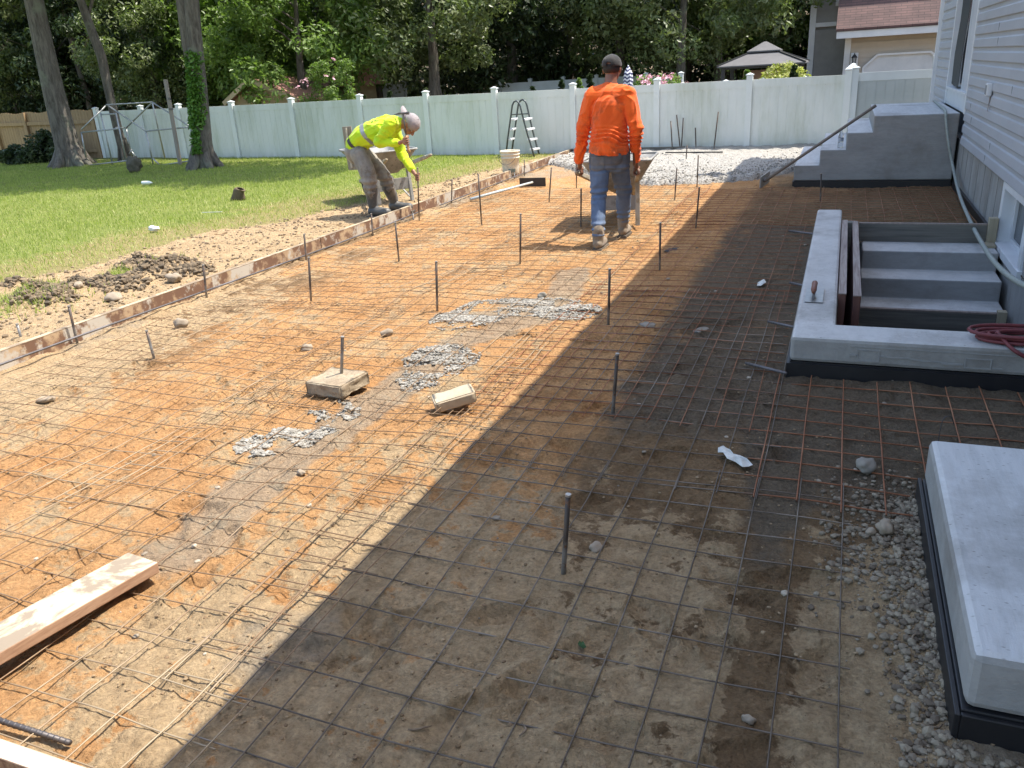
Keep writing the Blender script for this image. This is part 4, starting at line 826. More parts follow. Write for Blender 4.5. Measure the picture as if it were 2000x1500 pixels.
# the two big oaks and the thin leaning tree inside the yard
def yard_tree(label, base, segs, r, seed, crown, nc=70, npc=230, kind=0, second=None):
    o = thing("oak_tree", label, "tree", base); b = Vector(base); mb = MB(b)
    mb.tube([Vector(q) for q in segs], r, 18, False)
    if second: mb.tube([Vector(q) for q in second[0]], second[1], 14, False)
    rr = random.Random(seed)
    for k in range(8): # root flare
        a = k * .785 + rr.random() * .5; e = b + Vector((math.cos(a), math.sin(a), 0)) * r[0] * 1.7; mb.tube([Vector(segs[0]) + Vector((math.cos(a), math.sin(a), 0)) * r[0] * .5 + Vector((0, 0, .55)), b + Vector((math.cos(a), math.sin(a), 0)) * r[0] * 1.0 + Vector((0, 0, .12)), e + Vector((0, 0, -.06))], [r[0] * .3, r[0] * .38, r[0] * .2], 8, False)
    tpv = Vector(segs[-1])
    for k in range(8):
        a = rr.random() * 6.28; e = tpv + Vector((math.cos(a) * 2.2, math.sin(a) * 2.2, rr.uniform(.2, 2.2))); mb.tube([tpv - Vector((0, 0, rr.random() * 1.5)), tpv.lerp(e, .5) + Vector((0, 0, .3)), e], [r[-1] * .5, r[-1] * .3, .03], 7, False)
    mb.build("trunk", bark, o, True); rn_ = np.random.RandomState(seed); (cx_, cy_, cz_), (rx, ry, rz_) = crown; d = rn_.randn(nc, 3); d /= np.linalg.norm(d, axis=1)[:, None]; d *= (rn_.rand(nc, 1) ** .4)
    cs = np.array([cx_, cy_, cz_]) + d * np.array([rx, ry, rz_]); co = leaf_cloud(cs, rn_.uniform(.4, .85, nc), npc, .10, seed) - np.array(base)
    fast_mesh("crown", co, np.arange(len(co)), 4, lm[kind], o); return o
b1 = G(143, 325, .07); q1 = [P(143, 322, b1.y) + Vector((0, 0, -.1)), P(128, 270, b1.y), P(105, 180, b1.y), P(85, 90, b1.y), P(66, 0, b1.y), P(45, -90, b1.y), P(30, -190, b1.y)]
yard_tree("leaning oak with rough bark at the left, its trunk bending left as it rises", b1, q1, [.33, .27, .235, .215, .20, .19, .16], 3, ((b1.x + .6, b1.y + .6, 6.7), (4.8, 3.0, 2.1)), 120)
b2 = G(401, 329, .07); q2 = [P(401, 327, b2.y) + Vector((0, 0, -.1)), P(396, 280, b2.y), P(389, 180, b2.y), P(381, 90, b2.y), P(374, 0, b2.y), P(366, -90, b2.y), P(358, -190, b2.y)]
s2 = [P(380, 150, b2.y), P(368, 90, b2.y), P(356, 0, b2.y), P(345, -90, b2.y), P(330, -170, b2.y)]
yard_tree("ivy covered twin stemmed oak standing in the lawn left of the bent worker", b2, q2, [.25, .195, .165, .15, .14, .13, .12], 5, ((b2.x + 1.9, b2.y + .5, 6.6), (4.6, 2.2, 1.9)), 120, second=(s2, [.10, .125, .12, .11, .09]))
b3 = G(247, 315, .06); q3 = [P(247, 314, b3.y), P(232, 260, b3.y), P(215, 190, b3.y), P(198, 110, b3.y), P(175, 50, b3.y), P(150, -20, b3.y), P(140, -80, b3.y)]
yard_tree("slim bent tree behind the pipe frame, leaning left", b3, q3, [.13, .11, .10, .11, .10, .09, .08], 9, ((b3.x - 1.2, b3.y + 1, 5.6), (2.6, 1.8, 1.5)), 40)
# ivy on the twin stemmed oak
r = np.random.RandomState(3); pts = []
for k in range(1500):
    v = r.uniform(100, 300); uc = np.interp(v, [0, 90, 180, 280, 327], [374, 381, 389, 396, 401]); w = np.interp(v, [90, 180, 300], [14, 13, 17]); s_ = r.uniform(-1, 1); side = .35 + .3 * math.sin(v * .05)
    if v > 250 and abs(s_ - .1) > .45: continue
    if v < 150 and r.rand() > .5: continue
    p_ = P(uc + s_ * w, v, b2.y); off = math.sqrt(max(0, 1 - s_ * s_)) * np.interp(v, [90, 327], [.16, .25]) + .01; pts.append((p_.x, p_.y - off - .02 * r.rand(), p_.z))
iv = leaf_cloud(np.array(pts), np.full(len(pts), .035), 2, .042, 4); ib = Vector((b2.x, b2.y - .3, .1)); o = fast_mesh("ivy", iv - np.array(ib), np.arange(len(iv)), 4, leafmat("ivy leaves", (.07, .16, .025), (.13, .25, .04), .25, .4)); o.location = ib; tag(o, "bright green ivy climbing the front of the twin stemmed oak", "ivy")
# low shrubs
def shrub(label, x, y, s, kind, seed, z=0, name="shrub", hgt=1.0, nc=26, sz=.05, npc=150, cone=False, m=None):
    r = np.random.RandomState(seed); cs = []; rd = []
    for i in range(nc):
        t = r.rand(); a = r.rand() * 6.28
        if cone: rr_ = (1 - t) * .8 * s + .02; cs.append((rr_ * math.cos(a) * .75, rr_ * math.sin(a) * .75, hgt * t)); rd.append(.22 * s * (1.15 - t))
        else: rr_ = s * math.sqrt(max(0, 1 - (2 * t - .9) ** 2)) * r.rand() ** .5; cs.append((rr_ * math.cos(a), rr_ * math.sin(a), hgt * (.15 + .8 * t))); rd.append(.3 * s)
    root = thing(name, label, "shrub", (x, y, z)); co = leaf_cloud(cs, rd, npc, sz, seed, .9, .1); fast_mesh("foliage", co, np.arange(len(co)), 4, m or lm[kind], root); MB().tube([(0, 0, -.1), (0, .02, hgt * .6)], [.03, .02], 6).build("stem", bark, root, True); return root
shrub("dark low shrub in front of the wooden fence at the far left", G(85, 318, .05).x, G(85, 318, .05).y + .2, .75, 2, 31, 0, hgt=.75)
shrub("low dark shrub hugging the foot of the leaning oak", G(35, 322, .05).x, G(35, 322, .05).y, .5, 2, 32, 0, hgt=.5, nc=16)
yel = leafmat("yellow green shrub leaves", (.22, .25, .05), (.42, .42, .14), .3)
def at_z(u, v, Y): return P(u, v, Y)
for lb, u, vt_, Y, s, kind, cone, mm in [("rounded bright conical evergreen left of the orange worker's head", 1131, 148, 18.6, .42, 1, True, None), ("dark cone shaped evergreen nearest left of the orange worker's head", 1108 + 43, 138, 20.5, .5, 2, True, None), ("dark cone shaped evergreen left of the bright one", 1096, 150, 20, .42, 2, True, None),
        ("small dark cone evergreen above the pool ladder", 1040, 163, 18, .38, 2, True, None), ("dark cone evergreen peeping over the fence above the worker's lowered back", 760, 174, 17.6, .3, 2, True, None), ("dark cone evergreen peeping over the fence left of the bent worker", 710, 181, 17.6, .28, 2, True, None),
        ("yellow green variegated bush right of the gazebo", 1535, 122, 20, .85, 1, False, yel), ("dark cone evergreen in front of the yellow green bush", 1552, 122, 19, .42, 2, True, None), ("small pointed evergreen below the gazebo's left posts", 1460, 130, 18.5, .3, 1, True, None), ("dark red leaved bush at the right end of the pink flowers", 1320, 142, 18.5, .38, 2, False, leafmat("plum leaves", (.10, .04, .04), (.17, .07, .06), .2))]:
    t_ = P(u, vt_, Y); shrub(lb, t_.x, Y, s, kind, int(u), 0, "evergreen_shrub" if cone else "bush", hgt=max(.6, t_.z - .08), nc=60 if cone else 40, sz=.045, npc=110, cone=cone, m=mm)
pinkm = simple("pink petals", (.75, .35, .45), (.8, .62, .66), 30, .7, bump=0)
def flowers(label, u0, u1, v, Y, n, seed, m=pinkm, name="flower_bush", ds=.45):
    a, b = P(u0, v, Y), P(u1, v, Y); zt_ = (a.z + b.z) / 2; root = thing(name, label, "flower bush", ((a.x + b.x) / 2, Y, 0)); r = np.random.RandomState(seed); w = abs(b.x - a.x) / 2
    cs = np.stack([r.uniform(-w, w, 60), r.uniform(-.3, .3, 60), r.uniform(.2, zt_ - .1, 60)], 1); co = leaf_cloud(cs, np.full(60, .16), 110, .04, seed, 1, .1); fast_mesh("foliage", co, np.arange(len(co)), 4, lm[1], root)
    p = np.stack([r.uniform(-w, w, n), r.uniform(-.42, -.1, n), zt_ - ds * r.rand(n) ** 1.3], 1); co = leaf_cloud(p, np.full(n, .05), 8, .035, seed + 1, 1, 0); fast_mesh("blossoms", co, np.arange(len(co)), 4, m, root)
flowers("bush with pink and white blossoms right of the striped parasol", 1252, 1318, 148, 17.8, 46, 5)
flowers("crape myrtle dotted with pink blossoms in front of the shed roof", 590, 672, 118, 18.6, 8, 6, name="flowering_tree", ds=.75)
# ================================================================== NEIGHBOURS
fence("far_fence", [(P(975, 150, 26).x, 26), (P(1035, 150, 26.2).x, 26.2), (P(1100, 150, 26.4).x, 26.4), (P(1165, 150, 26.6).x, 26.6), (P(1225, 150, 26.8).x, 26.8)], 1.33, "white fence farther back seen above the pool ladder, behind the dark cones", z=0, m=vplain, pm=vplain)
fence("far_fence", [(P(1228, 150, 26.8).x, 26.8), (P(1262, 150, 24).x, 24), (P(1330, 150, 21).x, 21)], 1.33, "white fence farther back running behind the striped parasol", z=0, m=vplain, pm=vplain)
fence("far_fence", [(P(1335, 150, 19.8).x, 19.8), (P(1418, 150, 19.9).x, 19.9), (P(1490, 150, 20).x, 20), (P(1570, 150, 20).x, 20)], 1.12, "low white fence farther back below the gazebo", z=0, m=vplain, pm=vplain)
fence("far_fence", [(P(678, 150, 22).x, 22), (P(732, 150, 25).x, 25), (P(788, 150, 26).x, 26)], 1.55, "white fence farther back above the bent worker's back, dappled with sun", z=0, m=vplain, pm=vplain)
# shed
shed = thing("garden_shed", "small beige shed with a salmon shingle roof half hidden behind the bright green tree", "shed", (P(560, 180, 20).x, 20, 0))
c0 = P(447, 196, 19.5); c1 = P(575, 190, 19.5); ap = P(497, 160, 19.5); sb = simple("beige shed siding", (.34, .27, .15), (.28, .22, .12), 6, .8, bump=.2, stretch=(.3, .3, 14))
MB(shed.location).prism([(c0.x + .2, 19.5, 0), (c1.x, 19.5, 0), (c1.x, 19.5, c1.z), (ap.x, 19.5, ap.z), (c0.x + .2, 19.5, c0.z)], (.0, 3, 0)).build("wall", sb, shed)
mb = MB(shed.location); rt = ap; rfm = simple("salmon shingle", (.40, .22, .17), (.30, .16, .13), 18, .9)
mb.prism([(c1.x + .25, 19.3, c1.z - .12), (c1.x + .25, 19.3, c1.z - .05), (ap.x, 19.3, ap.z + .1), (ap.x, 19.3, ap.z + .03)], (0, 3.4, 0)).prism([(c0.x, 19.3, c0.z - .1), (c0.x, 19.3, c0.z - .03), (ap.x - .001, 19.3, ap.z + .1), (ap.x - .001, 19.3, ap.z + .03)], (0, 3.4, 0)); mb.build("roof", rfm, shed)
mb = MB(shed.location); mb.bar((c0.x, 19.26, c0.z - .08), (ap.x, 19.26, ap.z + .06), .03, .12).bar((ap.x, 19.26, ap.z + .06), (c1.x + .25, 19.26, c1.z - .08), .03, .12); mb.build("rake_trim", simple("tan trim", (.45, .38, .24)), shed)
sh2 = thing("garden_shed", "second low roof with reddish shingles right of the beige shed behind the flowers", "shed", (P(620, 170, 22).x, 22, 0)); a = P(590, 172, 21.5); b = P(665, 168, 21.5)
MB(sh2.location).bb((a.x, 21.6, 0), (b.x, 23.5, a.z)).build("wall", sb, sh2); MB(sh2.location).prism([(a.x - .2, 21.4, a.z - .02), (a.x - .2, 21.4, a.z + .05), (a.x - .2, 22.6, a.z + .75), (a.x - .2, 23.8, a.z + .05), (a.x - .2, 23.8, a.z - .02)], (b.x - a.x + .4, 0, 0)).build("roof", rfm, sh2)
# neighbour house
nh = thing("neighbour_house", "neighbour's two storey house with grey siding and maroon roofed beige garage", "house", (P(1640, 150, 26).x, 26, 0)); nl_ = nh.location
gs = simple("grey brown siding", (.30, .29, .275), (.25, .242, .23), 3, .7, bump=0); bs = simple("beige siding", (.52, .45, .37), (.46, .40, .33), 3, .7, bump=0)
YH, YG = 27.5, 26.0
def lapwall(name, x0, x1, y, z0_, z1_, m, ex=.15, par=nh):
    mb = MB(nl_); n_ = int((z1_ - z0_) / ex)
    for k in range(n_):
        a = z0_ + k * ex; mb.prism([(x0, y - .02, a), (x0, y - .003, a + ex), (x0, y + .05, a + ex), (x0, y + .05, a)], (x1 - x0, 0, 0))
    return mb.build(name, m, par)
xl = P(1583, 75, YH).x; xr = P(1700, 75, YH).x; zb_ = P(1600, 53, YH).z
lapwall("siding", xl + .12, xr, YH, 0, zb_, gs, .16); lapwall("siding", xl + .12, xr, YH - .04, zb_ + .12, 8, gs, .16)
MB(nl_).bb((xl + .12, YH - .06, zb_), (xr, YH + .0, zb_ + .115)).build("belly_band", white_v, nh)
MB(nl_).bb((xl - .05, YH - .075, 0), (xl + .118, YH + .06, 8)).build("corner_board", white_v, nh); MB(nl_).bb((xl, YH + .065, 0), (xr + 4, YH + 6, 7.9)).build("wall_core", gs, nh)
w0 = P(1632, 12, YH); MB(nl_).bb((w0.x, YH - .1, w0.z), (w0.x + 1.2, YH - .041, w0.z + 1.5)).build("window_frame", white_v, nh); MB(nl_).bb((w0.x + .1, YH - .11, w0.z + .1), (w0.x + 1.1, YH - .1005, w0.z + 1.4)).build("window_pane", glass_d, nh)
ge = P(1652, 66, YG); gxl = ge.x; gxr = P(1990, 60, YG).x; gz = ge.z - .12
lapwall("garage_siding", gxl + .16, gxr, YG, 0, gz, bs, .13); MB(nl_).bb((gxl, YG - .05, 0), (gxl + .158, YG + .06, gz)).build("corner_board", white_v, nh); MB(nl_).bb((gxl + .02, YG + .051, 0), (gxr, YH - .1, gz)).build("garage_core", bs, nh)
el = P(1634, 67, YG - .5); MB(nl_).bb((el.x, YG - .52, gz + .0), (gxr, YG - .40, gz + .17)).bb((el.x, YG - .399, gz - .0), (gxr, YG + .0, gz + .03)).build("gutter", white_v, nh)
rt_ = NT("maroon shingle"); br = rt_.n.new("ShaderNodeTexBrick"); br.inputs['Scale'].default_value = 1; br.inputs['Brick Width'].default_value = .28; br.inputs['Row Height'].default_value = .062; br.inputs['Mortar Size'].default_value = .006
rt_.L(rt_.coord('Object', (1, .72, 1)), br.inputs[0]); br.inputs['Color1'].default_value = (.14, .08, .072, 1); br.inputs['Color2'].default_value = (.10, .06, .055, 1); br.inputs['Mortar'].default_value = (.05, .035, .035, 1)
rm_ = rt_.done(rt_.mix(rt_.ramp(rt_.noise(1.2, 5), .4, .7), br.outputs[0], rt_.mix(1, br.outputs[0], (.6, .62, .65), 'MULTIPLY')), .9)
MB(nl_).prism([(el.x - .02, YG - .55, gz + .18), (el.x - .02, YG - .55, gz + .24), (el.x - .02, YG + 3.0, gz + 2.9), (el.x - .02, YG + 3.0, gz + 2.84)], (gxr - el.x, 0, 0)).build("garage_roof", rm_, nh)
# arched-top garage panel
gd = [P(1686, 139, YG - .06), P(1686, 132, YG - .06), P(1714, 107, YG - .06), P(1818, 101, YG - .06), P(1842, 122, YG - .06), P(1842, 139, YG - .06)]
gd[0].z = 0; gd[5].z = 0; MB(nl_).prism(gd, (0, .035, 0)).build("garage_door", simple("weathered white door", (.66, .66, .66), (.56, .57, .58), 4, .6), nh)
mb = MB(nl_)
for a, b in zip(gd[:-1], gd[1:]): mb.bar(a + Vector((0, -.02, 0)), b + Vector((0, -.02, 0)), .05, .09, up=(0, 1, .01))
mb.build("door_trim", white_v, nh)
lp = P(1668, 119, YG - .1); MB(nl_).box(lp, (.2, .04, .42), None, .05).build("lamp_plate", white_v, nh)
mb = MB(nl_); mb.lathe([(.02, .17), (.075, .10), (.08, .08), (.055, .08)], lp + Vector((0, -.12, 0)), 10).lathe([(.05, -.13), (.055, -.14), (.03, -.17), (0, -.18)], lp + Vector((0, -.12, 0)), 10).tube([lp + Vector((0, -.02, .14)), lp + Vector((0, -.12, .2)), lp + Vector((0, -.12, .15))], .012, 6)
for k in range(4): a = k * 1.57 + .78; mb.tube([lp + Vector((math.cos(a) * .065, -.12 + math.sin(a) * .065, .08)), lp + Vector((math.cos(a) * .045, -.12 + math.sin(a) * .045, -.14))], .008, 5)
lo = mb.build("wall_lantern", simple("black iron", (.02, .02, .022), (.03, .03, .03), 5, .5), nh); MB(nl_).lathe([(.04, -.12), (.055, .07)], lp + Vector((0, -.12, 0)), 8).build("lantern_glass", simple("lantern glass", (.3, .32, .33), None, 5, .2), lo)
# gazebo
gaz = thing("gazebo", "dark grey double roofed garden gazebo beyond the fence", "gazebo", (P(1493, 120, 23).x, 23, 0)); gl_ = gaz.location; gm1 = simple("charcoal canopy", (.12, .118, .125), (.09, .09, .095), 3, .6, bump=.05); gm2 = simple("black frame", (.02, .02, .022), (.03, .03, .03), 3, .5)
cx_ = gl_.x; W = 1.04; ze = P(1425, 131, 22).z + .02; zt_ = P(1490, 103, 23).z
def pyr(mb, w0_, z0_, w1_, z1_, th=.03):
    a = [(-w0_, -w0_, z0_), (w0_, -w0_, z0_), (w0_, w0_, z0_), (-w0_, w0_, z0_)]; b = [(-w1_, -w1_, z1_), (w1_, -w1_, z1_), (w1_, w1_, z1_), (-w1_, w1_, z1_)]; fs = [(i, (i + 1) % 4, 4 + (i + 1) % 4, 4 + i) for i in range(4)]
    mb.add([Vector(q) for q in a + b], fs); mb.add([Vector(q) - Vector((0, 0, th)) for q in a + b], [f[::-1] for f in fs]); mb.add([Vector(q) for q in a] + [Vector(q) - Vector((0, 0, th)) for q in a], [(i, (i + 1) % 4, 4 + (i + 1) % 4, 4 + i) for i in range(4)])
mb = MB(); pyr(mb, W, ze, .36, zt_); mb.build("canopy", gm1, gaz); mb = MB(); pyr(mb, .40, zt_ + .05, .03, zt_ + .26, .03); mb.build("top_canopy", gm1, gaz)
mb = MB(); mb.bb((-.32, -.32, zt_ - .02), (.32, .32, zt_ + .06)); mb.build("vent_collar", gm2, gaz)
for sx in (-1, 1):
    for sy in (-1, 1): MB().bar((sx * W, sy * W, ze + .015), (sx * .36, sy * .36, zt_ + .015), .04, .03).build("canopy_seam", gm2, gaz)
for sx in (-1, 1):
    for sy in (-1, 1): MB().bb((sx * .9 - .045, sy * .9 - .045, -.1), (sx * .9 + .045, sy * .9 + .045, ze + .02)).build("post", gm2, gaz)
mb = MB(); mb.bb((-.95, -.94, ze - .08), (.95, -.88, ze)).bb((-.95, .88, ze - .08), (.95, .94, ze)).bb((-.94, -.875, ze - .08), (-.88, .875, ze)).bb((.88, -.875, ze - .08), (.94, .875, ze)); mb.build("beam", gm2, gaz)
MB().bb((-.6, .8, .6), (.8, .83, ze - .15)).build("curtain", simple("salmon curtain", (.4, .28, .22), (.3, .2, .16), 4, .8), gaz)
# folded parasol
pa = P(1227, 165, 18.6); par_ = thing("parasol", "folded navy and white zigzag striped parasol right of the orange worker's head", "parasol", (pa.x, 18.6, 0)); zt2 = P(1224, 129, 18.6).z
zt3 = NT("zigzag cloth"); co = zt3.sep(zt3.coord('Object'), 'XYZ'); ang = zt3.math('ABSOLUTE', zt3.math('SUBTRACT', zt3.math('FRACT', zt3.math('MULTIPLY', co[0], 9)), .5)); v_ = zt3.math('FRACT', zt3.math('ADD', zt3.math('MULTIPLY', co[2], 13), ang)); pm_ = zt3.done(zt3.ramp(v_, .48, .52, (.75, .75, .78), (.05, .05, .13)), .8)
prof = [(.005, zt2 + .02), (.03, zt2 - .03), (.085, zt2 - .15), (.10, zt2 - .35), (.125, zt2 - .6), (.14, zt2 - .85), (.12, zt2 - 1.0)]
mb = MB(); n = 20; vs = []; fs = []
for i, (r_, z_) in enumerate(prof):
    for k in range(n): a = k * 6.283 / n; q_ = r_ * (1 + .12 * (k % 2)); vs.append((q_ * math.cos(a), q_ * math.sin(a), z_))
    if i:
        for k in range(n): b = (i - 1) * n; fs.append((b + k, b + (k + 1) % n, b + n + (k + 1) % n, b + n + k))
mb.add(vs, fs).build("canopy", pm_, par_); MB().tube([(0, 0, 0), (0, 0, zt2)], .02, 8).build("pole", white_v, par_)
# ================================================================== FIGURES
def capsule(bm, p, q, r1, r2, n=14, sc=None):
    p, q = Vector(p), Vector(q); d = q - p; L = max(d.length, 1e-5); d = d / L; a = Vector((0, 0, 1)) if abs(d.z) < .9 else Vector((1, 0, 0)); x = (Vector(sc[1]) if sc else a.cross(d)).normalized(); x = (x - d * x.dot(d)).normalized(); y = d.cross(x); fx = sc[0] if sc else 1.0
    prof = [(-r1 * math.cos(t), r1 * math.sin(t)) for t in (0.15, .5, .9, 1.3)] + [(0, r1), (L * .33, r1 + (r2 - r1) * .33), (L * .66, r1 + (r2 - r1) * .66), (L, r2)] + [(L + r2 * math.sin(t), r2 * math.cos(t)) for t in (.27, .67, 1.07, 1.42)]
    rings = []
    for z, r_ in prof: rings.append([bm.verts.new(p + d * z + (x * math.cos(6.28318 * k / n) * fx + y * math.sin(6.28318 * k / n)) * r_) for k in range(n)])
    for A_, B_ in zip(rings[:-1], rings[1:]):
        for k in range(n): bm.faces.new((A_[k], A_[(k + 1) % n], B_[(k + 1) % n], B_[k]))
    bm.faces.new(rings[0][::-1]); bm.faces.new(rings[-1])
def ellipsoid(bm, c, r, M=None):
    res = bmesh.ops.create_icosphere(bm, subdivisions=3, radius=1); M = M or Matrix.Identity(3)
    for v in res['verts']: v.co = M @ Vector((v.co.x * r[0], v.co.y * r[1], v.co.z * r[2])) + Vector(c)
def blob(name, shapes, voxel, m, parent, disp=None, smooth=3, off=None, clip=None):
    bm = bmesh.new()
    for s in shapes:
        if s[0] == 'c': capsule(bm, *s[1:])
        else: ellipsoid(bm, *s[1:])
    me = bpy.data.meshes.new(name); bm.to_mesh(me); bm.free(); o = bpy.data.objects.new(name, me); C.objects.link(o)
    md = o.modifiers.new("r", 'REMESH'); md.mode = 'VOXEL'; md.voxel_size = voxel; md.use_smooth_shade = True
    if smooth: sm = o.modifiers.new("s", 'SMOOTH'); sm.factor = .5; sm.iterations = smooth
    dg = bpy.context.evaluated_depsgraph_get(); ev = o.evaluated_get(dg); m2 = bpy.data.meshes.new_from_object(ev); bpy.data.objects.remove(o); m2.name = name
    n = len(m2.vertices); co = np.zeros(n * 3, np.float32); m2.vertices.foreach_get("co", co); co = co.reshape(-1, 3)
    if disp is not None:
        no = np.zeros(n * 3, np.float32); m2.vertex_normals.foreach_get("vector", no); no = no.reshape(-1, 3); co = co + no * disp(co)[:, None]
    off = np.array(off if off is not None else parent.location); m2.vertices.foreach_set("co", (co - off).astype(np.float32).ravel()); m2.update()
    if clip is not None:
        bm = bmesh.new(); bm.from_mesh(m2); dl = [f for f in bm.faces if clip(f.calc_center_median() + Vector(off))]; bmesh.ops.delete(bm, geom=dl, context='FACES'); bm.to_mesh(m2); bm.free()
    return link_mesh(name, m2, m, parent, True)
def frame(fwd, up):
    f = Vector(fwd).normalized(); u = Vector(up); u = (u - f * u.dot(f)).normalized(); x = f.cross(u); return Matrix((x, f, u)).transposed()   # columns side, forward, up
def head_shapes(c, M, s=1.0):
    c = Vector(c); W = lambda x, y, z: c + M @ Vector((x, y, z)) * s; L = []
    L.append(('e', W(0, -.012, .025), (.077 * s, .096 * s, .095 * s), M)); L.append(('e', W(0, .025, -.035), (.062 * s, .068 * s, .075 * s), M)); L.append(('e', W(0, .055, -.085), (.036 * s, .030 * s, .028 * s), M))
    L.append(('c', W(0, .088, .01), W(0, .110, -.028), .010 * s, .0145 * s)); L.append(('e', W(.013, .098, -.033), (.009 * s,) * 3, M)); L.append(('e', W(-.013, .098, -.033), (.009 * s,) * 3, M))
    L.append(('c', W(-.030, .080, .022), W(.030, .080, .022), .013 * s, .013 * s)); L.append(('e', W(0, .085, -.055), (.026 * s, .014 * s, .008 * s), M)); L.append(('e', W(0, .083, -.068), (.022 * s, .014 * s, .008 * s), M))
    for sx in (-1, 1):
        L.append(('e', W(sx * .079, -.005, -.005), (.010 * s, .020 * s, .034 * s), M)); L.append(('e', W(sx * .045, .058, -.025), (.024 * s, .024 * s, .022 * s), M))
    return L
def add_eyes(c, M, parent, s=1.0):
    c = Vector(c)
    for sx in (-1, 1):
        mb = MB(parent.location); q_ = c + M @ Vector((sx * .031, .077, .002)) * s; mb.lathe([(0, -.0115), (.0075, -.009), (.0115, 0), (.0075, .009), (0, .0115)], q_, 10); mb.build("eye", simple("eye", (.55, .52, .48), (.1, .07, .05), 80, .3, bump=0), parent, True)
def grip_hand(W, Cc, ax, n, rh, flip=1, ang=(10, 250)):
    W, Cc, ax, n = Vector(W), Vector(Cc), Vector(ax).normalized(), Vector(n); n = (n - ax * n.dot(ax)).normalized(); t = ax.cross(n) * flip; L = []; pc = Cc + n * (rh + .016)
    L.append(('c', pc - ax * .028, pc + ax * .026, .019, .018)); L.append(('c', pc - ax * .025 - t * .02, pc + ax * .022 - t * .02, .018, .017)); L.append(('c', W, pc - t * .012, .024, .022))
    for k, (o_, rr_, am) in enumerate([(.036, .0086, ang[1] - 8), (.013, .009, ang[1]), (-.010, .0087, ang[1] - 4), (-.032, .0076, ang[1] - 20)]):
        R_ = rh + rr_ * .95; pr = None; N_ = 6
        for i in range(N_ + 1):
            g = math.radians(ang[0] + (am - ang[0]) * i / N_); q_ = Cc + ax * o_ + (n * math.cos(g) + t * math.sin(g)) * R_
            if pr is not None: L.append(('c', pr, q_, rr_ * (1 - .04 * i), rr_ * (1 - .04 * (i + 1)), 8))
            pr = q_
    pr = pc + ax * .02 - t * .03; R_ = rh + .0105
    for i, (g, o_) in enumerate([(-60, .044), (-100, .05), (-145, .05)]):
        g = math.radians(g); q_ = Cc + ax * o_ + (n * math.cos(g) + t * math.sin(g)) * R_; L.append(('c', pr, q_, .0115 - .0008 * i, .0107 - .0008 * i, 8)); pr = q_
    return L
def folds(f, amp, axis=(0, 0, 1), stretch=.3, seed=0, extra=None):
    ax = np.array(axis, float); ax /= np.linalg.norm(ax)
    def fn(co):
        along = co @ ax; q_ = co - np.outer(along, ax) * (1 - stretch); w = (vn3(co, 3.2, seed) - .5) * .3; n = vn3(q_ + w[:, None], f, seed + 1); rid = 1 - np.abs(2 * n - 1); n2_ = vn3(q_ + w[:, None], f * 2.3, seed + 2); d = amp * (rid ** 2 - .4) + amp * .4 * (n2_ - .5)
        return d + (extra(co) if extra else 0)
    return fn
def skinmat(name, c): 
    t = NT(name); col = t.mix(t.ramp(t.noise(9, 5), .35, .65), c, tuple(x * .72 for x in c)); m = t.done(col, .5, 0, t.bump(t.noise(220, 3), .2, .001)); t.b.inputs['Subsurface Weight'].default_value = .08; t.b.inputs['Subsurface Radius'].default_value = (.01, .004, .002); return m
def cloth(name, c1, c2, dirt=None, dm=None, scale=5, lo=.4, hi=.7, rough=.9, amt=.8):
    t = NT(name); n = t.noise(scale, 7, .65); col = t.mix(t.ramp(n, lo, hi), c1, c2)
    if dirt:
        d = t.noise(6.5, 8, .7); f_ = t.ramp(d, .52, .64)
        if dm: z = t.sep(t.coord('Object'), 'XYZ')[2]; f_ = t.math('MULTIPLY', f_, t.ramp(z, dm[0], dm[1]))
        col = t.mix(t.math('MULTIPLY', f_, amt), col, dirt)
    m = t.done(col, rough, 0, t.bump(t.noise(500, 2), .25, .0008, t.bump(t.noise(26, 5), .25, .006))); t.b.inputs['Sheen Weight'].default_value = .15; return m
# ---------------------------------------------------------------- orange worker, seen from behind, pushing a wheelbarrow
om = thing("person", "worker in orange shirt, blue jeans and black cap, seen from behind pushing a wheelbarrow", "person", (-2.03, 7.6, 0))
V = Vector; sk1 = skinmat("brown skin", (.25, .115, .07))
pel, chest, neck, head = V((-2.03, 7.62, .90)), V((-2.03, 7.69, 1.26)), V((-2.04, 7.74, 1.44)), V((-2.037, 7.80, 1.585))
shL, shR = V((-2.195, 7.68, 1.365)), V((-1.865, 7.68, 1.365)); elL, elR = V((-2.282, 7.64, 1.07)), V((-1.775, 7.64, 1.07)); grL, grR = V((-2.384, 7.84, .655)), V((-1.812, 7.84, .650)); wrL, wrR = V((-2.362, 7.77, .745)), V((-1.812, 7.77, .74))
hiL, hiR = V((-2.115, 7.63, .85)), V((-1.945, 7.65, .85)); knL, knR = V((-2.115, 7.55, .47)), V((-1.955, 7.88, .475)); anL, anR = V((-2.062, 7.33, .11)), V((-1.985, 7.97, .13))
hx = V((-.05, .99, .10)).normalized(); Mo = frame((0.02, 1, -.06), (0, .03, 1)); HA = V((0, -1, .06)).normalized()
def leg_set(h, k, a, r): return [('c', h, k, r[0], r[1]), ('c', k, a, r[1], r[2])]
